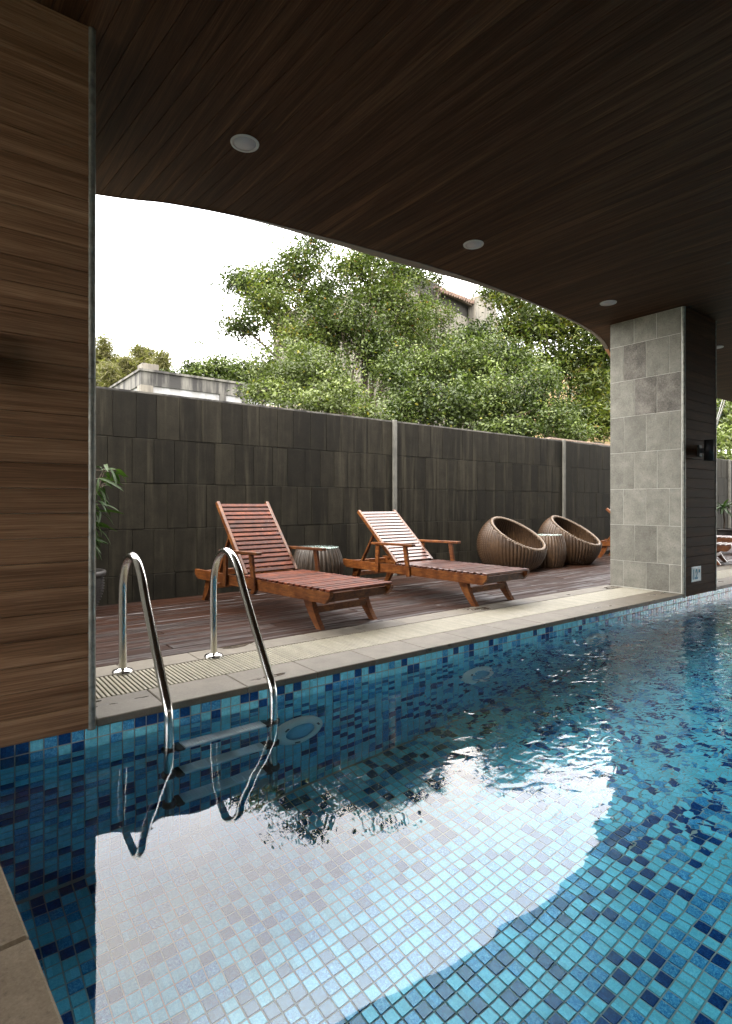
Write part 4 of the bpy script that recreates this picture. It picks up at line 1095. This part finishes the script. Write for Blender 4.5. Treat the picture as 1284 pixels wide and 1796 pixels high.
_, n = tree('fig_tree', 'large spreading tree with open leafy crown left of the old house', foot(655, 19.57),
    [lob(425, 500, 19.57, 45, 22), lob(470, 535, 19.14, 62, 34), lob(520, 470, 20.01, 50, 38), lob(430, 575, 18.85, 45, 22), lob(550, 430, 20.59, 34, 22), lob(560, 520, 19.72, 58, 42), lob(620, 475, 20.30, 52, 34), lob(600, 570, 19.14, 75, 46), lob(668, 520, 20.30, 55, 50), lob(660, 610, 19.29, 60, 46), lob(530, 590, 18.85, 55, 30), lob(715, 570, 20.59, 45, 46), lob(470, 495, 20.59, 50, 28), lob(650, 450, 21.17, 42, 26), lob(700, 470, 21.17, 36, 30)],
    'leaf_fig', 0.112, 320, 0.5, 0.30, TG, 0.4, seedling=1, clump=0.42); tot += n
_, n = tree('pale_tree', 'pale green bushy tree just behind the wall below the large tree', foot(585, 10.75),
    [lob(540, 655, 10.98, 85, 34), lob(470, 650, 11.42, 50, 28), lob(600, 690, 10.30, 55, 30), lob(560, 708, 9.97, 70, 18), lob(450, 690, 10.75, 32, 14), lob(640, 722, 9.86, 30, 14), lob(530, 620, 11.65, 45, 24), lob(500, 690, 10.53, 52, 24)],
    'leaf_pale', 0.068, 850, 0.5, 0.10, TG, 0.4, seedling=2, clump=0.22); tot += n
_, n = tree('slender_tree', 'slender dark stemmed tree rising in front of the house roof', foot(752, 23.43),
    [lob(735, 480, 23.43, 30, 28), lob(770, 485, 23.86, 20, 24), lob(745, 530, 23.43, 26, 20), lob(725, 590, 23.00, 46, 36), lob(775, 560, 23.00, 22, 34), lob(700, 500, 23.86, 30, 30), lob(790, 600, 22.72, 40, 26), lob(745, 560, 23.29, 34, 24)],
    'leaf_fig', 0.12, 160, 0.45, 0.17, TG, 0.3, seedling=3, clump=0.38); tot += n
_, n = tree('vine_thicket', 'dense vine covered thicket in front of the old house', foot(800, 16.24),
    [lob(760, 650, 17.64, 62, 40), lob(830, 640, 17.92, 70, 52), lob(730, 700, 15.96, 50, 44), lob(800, 715, 15.68, 70, 38), lob(870, 700, 16.24, 60, 48), lob(890, 630, 17.92, 42, 42), lob(690, 660, 17.36, 42, 46), lob(700, 730, 15.40, 40, 26), lob(840, 590, 18.76, 40, 22), lob(880, 755, 15.40, 60, 22)],
    'leaf_vine', 0.098, 500, 0.55, 0.18, TG, 0.5, seedling=4, clump=0.36, cat='thicket'); tot += n
_, n = tree('mango_tree', 'tall broad leaved tree rising to the canopy edge left of the pillar', foot(985, 21.60),
    [lob(905, 530, 22.28, 42, 30), lob(950, 570, 21.60, 58, 40), lob(900, 580, 22.14, 34, 26), lob(1010, 575, 21.60, 45, 34), lob(1050, 620, 21.06, 45, 48), lob(1040, 680, 20.52, 38, 36), lob(985, 640, 21.06, 46, 34), lob(1060, 740, 19.71, 38, 40), lob(930, 640, 21.33, 40, 30), lob(1010, 735, 19.98, 42, 30), lob(870, 515, 22.95, 24, 16)],
    'leaf_mango', 0.20, 210, 0.34, 0.26, TG, 0.35, seedling=5, clump=0.54); tot += n
_, n = tree('bright_shrub', 'bright green shrub leaning over the wall before the pillar', foot(950, 15.34),
    [lob(930, 705, 15.47, 50, 40), lob(975, 735, 15.21, 45, 32), lob(955, 665, 15.99, 36, 28), lob(920, 755, 14.82, 40, 16), lob(1005, 760, 15.08, 34, 16)],
    'leaf_vine', 0.088, 620, 0.5, 0.11, TG, 0.45, seedling=6, clump=0.31, cat='shrub'); tot += n
_, n = tree('rounded_tree', 'small bright green tree above the outbuilding roof', foot(370, 24),
    [lob(345, 650, 24, 34, 18), lob(385, 648, 24.5, 42, 24), lob(425, 655, 24, 36, 26), lob(310, 662, 25, 22, 12), lob(400, 676, 24, 50, 16)],
    'leaf_vine', 0.14, 260, 0.5, 0.16, TG, 0.4, seedling=7, clump=0.42); tot += n
for k, (px, pt_, Z, wpx) in enumerate(((183, 592, 30, 15), (203, 622, 31, 16), (222, 624, 29, 16), (242, 608, 30, 12), (259, 612, 31, 9), (272, 632, 30, 14), (285, 616, 29, 10), (192, 640, 28, 16), (168, 612, 30, 15), (150, 600, 30, 15))):
    lobs = []; y_ = pt_; j = 0
    while y_ < 720:
        u = (y_ - pt_) / 110; lobs.append(lob(px + random.uniform(-3, 3), y_ + 8, Z, 1.6 + 0.62 * wpx * min(1, u * 1.1) ** 0.8 * random.uniform(.5, 1.2), 11)); y_ += 8; j += 1
    labs = ['feathery olive conifer with its tall tip touching the left timber wall', 'second feathery conifer, just right of the tallest one by the timber wall', 'feathery conifer standing over the left slope of the outbuilding roof', 'narrow pointed conifer directly above the outbuilding corner', 'thin conifer just right of the outbuilding corner', 'low rounded conifer between two thin ones above the outbuilding', 'slim rightmost conifer of the row above the outbuilding', 'low conifer in the gap left of the outbuilding roof', 'conifer hidden behind the edge of the timber wall', 'farthest left conifer hidden behind the timber wall']
    _, n = tree('feathery_conifer', labs[k], foot(px, Z), lobs, 'leaf_olive', 0.40, 200, 0.10, 0.09, 'feathery conifers behind the outbuilding', 0.1, seedling=20 + k, clump=0.42); tot += n
_, n = tree('broadleaf_tree', 'light green trees beyond the far right end of the wall', foot(1290, 19),
    [lob(1265, 720, 19, 40, 30), lob(1290, 760, 18, 46, 36), lob(1250, 780, 17.5, 40, 26), lob(1300, 700, 20, 50, 40), lob(1230, 730, 19, 40, 40), lob(1275, 805, 16.5, 30, 18)],
    'leaf_pale', 0.15, 260, 0.4, 0.18, TG, 0.4, seedling=41, clump=0.4); tot += n
for k, (px, py, Z, rx, ry) in enumerate(((1180, 650, 40, 120, 90), (1330, 640, 42, 130, 90), (1010, 690, 46, 120, 60), (560, 690, 44, 180, 50))):
    _, n = tree('distant_tree', ['distant dark tree behind the stone pillar', 'distant tree at the far right edge', 'distant tree behind the yellow building', 'distant tree behind the large spreading tree'][k], foot(px, Z), [lob(px - rx * .4, py, Z, rx * .5, ry * .7), lob(px + rx * .4, py, Z, rx * .55, ry * .8), lob(px, py - ry * .3, Z, rx * .5, ry * .7)], 'leaf_fig', 0.36, 60, 0.5, 0.3, TG, 0.4, seedling=50 + k, clump=0.9); tot += n
print('leaves', tot, 'stones', n0[0], 'plant leaves', nleaf, 'objects', len(bpy.data.objects))
